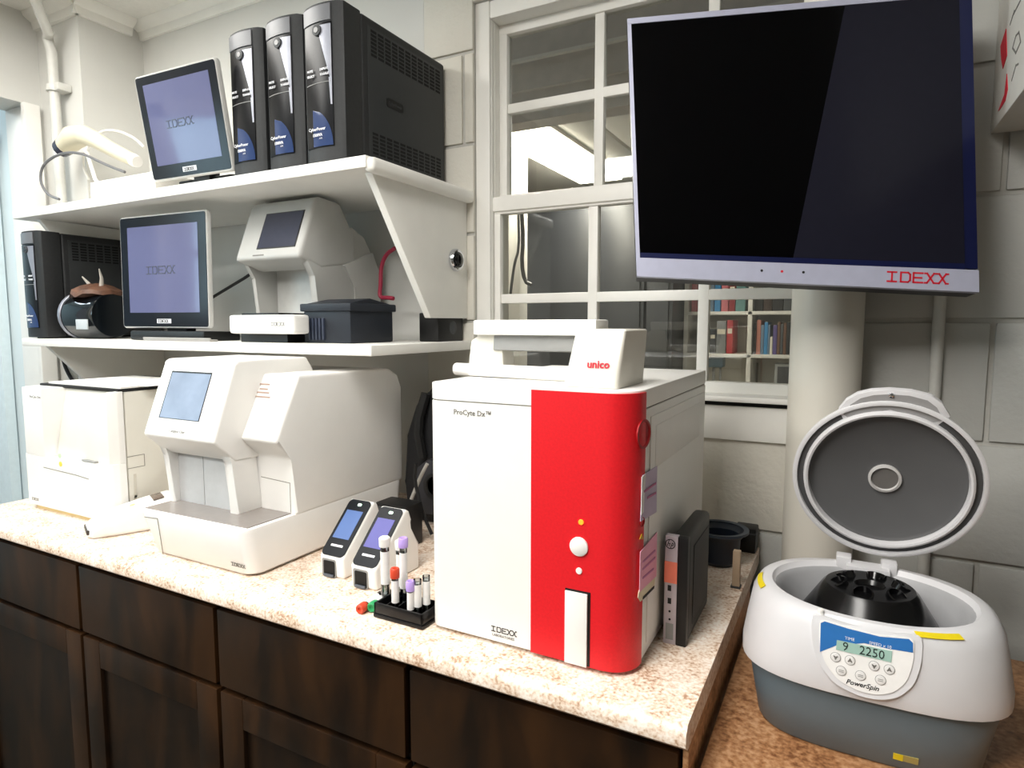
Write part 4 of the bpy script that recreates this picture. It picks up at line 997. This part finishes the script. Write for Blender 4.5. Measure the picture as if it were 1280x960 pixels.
# ================================================================ wall mounted carton with red marks
WB = thing('wall_carton', 'white carton with red markings hanging on the block wall beside the display', 'carton', (.40, 1.3, .86), world=True)
wx = .213
MB().box(wx, .62, .98, YB-.008, .848, 1.45, .004).build('carton_body', mat('carton_white', 'DAD7D0', .55, var=.03, scale=30), WB)
LMc = face((wx, 0, 0), (0, -1, 0), (0, 0, 1))
def cpoly(pxs, m, name): MB().poly([hit(LMc, *p) for p in pxs], LMc, .0008).build(name, m, WB)
cpoly([(1251, 58), (1258, 36), (1259, 70), (1254, 86), (1252, 74)], REDINK, 'red_arrow')
cpoly([(1248, 139), (1256, 118), (1259, 92), (1260, 112), (1257, 126), (1250, 137)], REDINK, 'red_stripe')
tx = MB()
for pts_ in ([(1266, 60), (1270, 45), (1274, 40), (1276, 52), (1270, 66), (1266, 60)], [(1265, 100), (1270, 82), (1273, 80)], [(1266, 20), (1272, 8), (1276, 0)], [(1263, 30), (1268, 14)]):
    tx.strokes([[hit(LMc, *p) for p in pts_]], .003, LMc, .0006)
tx.build('carton_print', INKG, WB, kind='stuff')

# ================================================================ centrifuge on the side table
K = thing('centrifuge', 'white and blue-grey tabletop centrifuge with its round lid open on the side table', 'centrifuge', (.042, 1.02, ZT))
KS = mat('centrifuge_shell', 'D9D8DA', .38, var=.015, scale=25)
KG = mat('centrifuge_base', '66747C', .45, var=.03, scale=25)
def lo(a_, b_, p_, z_, cy_=0): return [(x, y+cy_, z_) for x, y in supere(a_, b_, p_)]
MB().loft([lo(.138, .096, 3.4, 0, .012), lo(.142, .101, 3.4, .006, .011), lo(.156, .119, 3.4, .098, .004), lo(.154, .117, 3.4, .103, .004)]).build('base', KG, K)
MB().loft([lo(.159, .121, 3.3, .099, .004), lo(.166, .128, 3.2, .104, .002), lo(.166, .129, 3.1, .122), lo(.161, .126, 2.9, .155), lo(.156, .124, 2.6, .185), lo(.149, .121, 2.4, .198), lo(.141, .116, 2.3, .204), lo(.130, .108, 2.1, .2045), lo(.127, .105, 2.05, .199), lo(.125, .104, 2, .197)], caps=(True, False)).build('shell', KS, K)
MB().loft([lo(.1252, .1042, 2, .1972), lo(.118, .098, 2, .190), lo(.112, .094, 2, .135), lo(.02, .02, 2, .130)], caps=(False, True)).build('bowl', mat('centrifuge_bowl', 'A9A9AB', .4), K)
rot_ = MB().lathe([(.090, .150), (.094, .154), (.062, .206), (.057, .211), (.020, .212), (.016, .206)], None, 40).build('rotor', mat('rotor_black', '0C0C0D', .22), K)
for k in range(6):
    a_ = 2*PI*k/6+.3
    Mh = Matrix.Translation((.042*math.cos(a_), .042*math.sin(a_), .2105)) @ Matrix.Rotation(a_, 4, 'Z') @ Matrix.Rotation(R(30), 4, 'Y')
    MB().lathe([(.0125, -.006), (.0135, .004), (.0115, .005), (.0100, -.004)], Mh, 18, caps=True).build('tube_hole', BLKG, rot_)
# control panel on the front
org = Vector((.042, 1.02, ZT))
PFm_w = face((.042, .8885, ZT+.118), (1, 0, 0), (0, .012, .075))
PFm = Matrix.Translation(-org) @ PFm_w
def pl(pxs): return [hit(PFm_w, *p) for p in pxs]
shp = [(1024, 776), (1030, 774), (1060, 783), (1100, 793), (1138, 796), (1143, 802), (1141, 830), (1133, 852), (1117, 865), (1098, 868), (1075, 864), (1048, 850), (1031, 828), (1024, 803)]
sp_ = pl(shp)
def chaikin(p, n=2):
    for _ in range(n): p = [q for a_, b_ in zip(p, p[1:]+p[:1]) for q in ((a_[0]*.8+b_[0]*.2, a_[1]*.8+b_[1]*.2), (a_[0]*.2+b_[0]*.8, a_[1]*.2+b_[1]*.8))]
    return p
sp_ = chaikin(sp_); gx = sum(p[0] for p in sp_)/len(sp_); gy = sum(p[1] for p in sp_)/len(sp_)
big = [(gx+(x-gx)*1.17, gy+(y-gy)*1.14) for x, y in sp_]
bz = MB().prism(big, 'z', -.022, .0015, .001, M=PFm).build('panel_boss', KS, K)
pnl = MB().prism(sp_, 'z', .0, .0028, M=PFm).build('control_panel', mat('panel_white', 'EFEDEA', .4), K)
blue = pl([(1026, 778), (1031, 776), (1060, 785), (1100, 795), (1136, 798), (1141, 803), (1141, 815), (1110, 810), (1080, 803), (1045, 806), (1025, 814)])
MB().poly(blue, PFm, .0004, .0028).build('blue_header', mat('panel_blue', '2D6FB4', .4), pnl)
lcd = pl([(1046, 799), (1115, 813), (1114, 827), (1045, 811)])
MB().poly(lcd, PFm, .0005, .0031).build('lcd', mat('lcd_green', '9FC0B4', .25), pnl)
pa, pb = Vector(lcd[3]), Vector(lcd[2]); an_ = math.atan2(pb.y-pa.y, pb.x-pa.x)
MB().text(' 9   2250', .0155, PFm @ Matrix.Translation((pa.x+.003, pa.y+.0015, .0036)) @ Matrix.Rotation(an_, 4, 'Z'), sx=.92).build('lcd_digits', mat('lcd_ink', '24302E', .5), pnl)
for t_, px, py in (('TIME', 1056, 798), ('SPEED x 10', 1086, 804)):
    u, v = hit(PFm_w, px, py); MB().text(t_, .0052, PFm @ Matrix.Translation((u, v, .0032)) @ Matrix.Rotation(an_*.7, 4, 'Z')).build('panel_print', WHT_INK, pnl)
KB = mat('panel_key', 'E2E0DE', .35); KR = mat('key_ring', '9A9896', .5)
for px, py, kind in ((1044.5, 820.5, 'v'), (1062.5, 824.5, '^'), (1092.5, 831.5, 'v'), (1111.5, 836, '^'), (1051.5, 837.5, '='), (1075.5, 843.5, '='), (1100.5, 849, '=')):
    u, v = hit(PFm_w, px, py); Mk = PFm @ Matrix.Translation((u, v, .0028))
    rg = MB().lathe([(.0062, 0), (.0062, .0004), (.0055, .0004)], Mk, 20).build('key_ring', KR, pnl)
    kb = MB().lathe([(.0056, .0), (.0054, .0012), (.0046, .0014)], Mk, 20).build('key', KB, pnl)
    g_ = MB()
    if kind == '^': g_.strokes([[(-.002, -.0015), (0, .0022), (.002, -.0015), (0, -.0004), (-.002, -.0015)]], .0011, Mk, .0003, .0014)
    elif kind == 'v': g_.strokes([[(-.002, .0015), (0, -.0022), (.002, .0015), (0, .0004), (-.002, .0015)]], .0011, Mk, .0003, .0014)
    else: g_.strokes([[(-.0025, .001), (.0025, .001)], [(-.0025, -.001), (.0025, -.001)]], .0006, Mk, .0003, .0014)
    g_.build('key_print', INKG, pnl)
u, v = hit(PFm_w, 1057, 853); MB().text('PowerSpin', .0085, PFm @ Matrix.Translation((u, v, .0029)) @ Matrix.Rotation(an_*.55, 4, 'Z'), shear=.3, bold=.0001).build('brand_print', INK, pnl)
# latch pin, stickers, base label
pin = P(1026, 760, Y=.905)-org; MB().lathe([(.004, -.006), (.004, .004), (.003, .005)], Matrix.Translation((pin.x, -.112, .204)), 14).build('latch_pin', PW, K)
YEL = mat('yellow_tape', 'E6CF1E', .4)
for t0, t1 in ((182, 199), (288, 300)):
    seq = [lo(.1435, .1185, 2.35, .2028), lo(.150, .1225, 2.42, .198)]
    n_ = 48; i0, i1 = int(t0/360*n_), int(t1/360*n_)+1
    tt = bmesh.new(); rows = [[tt.verts.new(Vector(s_[i % n_])+Vector((0, 0, .0012))) for i in range(i0, i1+1)] for s_ in seq]
    for i in range(i1-i0): tt.faces.new((rows[0][i], rows[0][i+1], rows[1][i+1], rows[1][i]))
    r_ = bmesh.ops.extrude_face_region(tt, geom=list(tt.faces))
    for v_ in [g for g in r_['geom'] if isinstance(g, bmesh.types.BMVert)]: v_.co.z += .0004
    MB().merge(tt).build('tape', YEL, K)
BFw = face((.042, 1.02-.0985, ZT+.04), (1, 0, 0), (0, -.026, .092)); BFl = Matrix.Translation(-org) @ BFw
u, v = hit(BFw, 1132, 948); bu = Matrix.Translation((0, 0, 0))
MB().box(u-.014, u+.014, v-.005, v+.005, -.002, .001, M=BFl).build('warning_label', mat('label_tan', 'A89A5A', .5), K)
MB().box(u-.014, u-.003, v-.005, v+.005, .0008, .0014, M=BFl).build('warning_symbol', YEL, K)
# lid
LT = R(13)
lc = Vector((.058, 1.112, .262)) - org
LF = face(lc, (1, 0, 0), (0, -math.sin(LT), math.cos(LT)))
LFw = Matrix.Translation(org) @ LF
lid = MB().lathe([(.02, -.048), (.07, -.044), (.105, -.032), (.124, -.012), (.1295, .0), (.1295, .006), (.127, .0075), (.123, .007), (.122, .001), (.114, .0005), (.113, .009), (.110, .0105), (.107, .0095), (.106, -.002), (.10, -.006), (.03, -.008)], LF, 64).build('lid', KS, K)
MB().lathe([(.1224, .0012), (.1224, .0022), (.1136, .0018), (.1136, .0008)], LF, 64, caps=False).build('lid_gasket', mat('gasket_grey', '4A4A4B', .5), lid)
MB().lathe([(.1062, -.003), (.1055, -.0012), (.10, -.005), (.024, -.0072), (.022, -.0075)], LF, 64, caps=False).build('lid_liner', mat('liner_grey', '5C5C5D', .45, var=.05, scale=15), lid)
MB().lathe([(.0225, -.008), (.0225, -.003), (.019, -.002), (.018, -.0065)], LF, 40, caps=False).build('window_ring', mat('ring_light', 'C8C6C4', .3), lid)
MB().lathe([(.001, -.0068), (.0185, -.0068), (.0185, -.006), (.001, -.006)], LF, 32).build('peep_window', mat('peep_glass', '6E6B68', .08), lid)
arc = [(x, y) for x, y in [hit(LFw, *p) for p in ((1048, 512), (1058, 500), (1072, 492), (1090, 488), (1112, 487), (1140, 489), (1165, 495), (1178, 504), (1188, 520))]]
inn = [(x*.93, y*.88 if abs(y) > .1 else y) for x, y in arc[::-1]]
MB().prism(arc + [(.06, .095), (0, .112), (-.06, .095)], 'z', -.012, .003, .001, M=LF).build('lid_grip', KS, lid)
MB().prism([(x*.9, y-.006) for x, y in arc] + [(.055, .100), (0, .116), (-.055, .100)], 'z', .002, .0036, M=LF).build('grip_recess', mat('grip_grey', '9B9A9A', .45), lid)
u, v = hit(LFw, 1114, 492); MB().lathe([(.0035, .003), (.0035, .006), (.001, .0075)], LF @ Matrix.Translation((u, v-.001, 0)), 14).build('latch_stud', CHR, lid)
for x in (-.045, .018): MB().box(x, x+.022, .098, .126, .192, .214, .003).build('hinge', KS, K)
MB().box(-.03, .03, .085, .118, .196, .206, .002).build('hinge_plate', KS, K)

# ---------------------------------------------------------------- lift everything from worktop coordinates to floor coordinates
for o in S.objects:
    if o.parent is None and o.type in ('MESH', 'EMPTY'): o.location.z += ZC
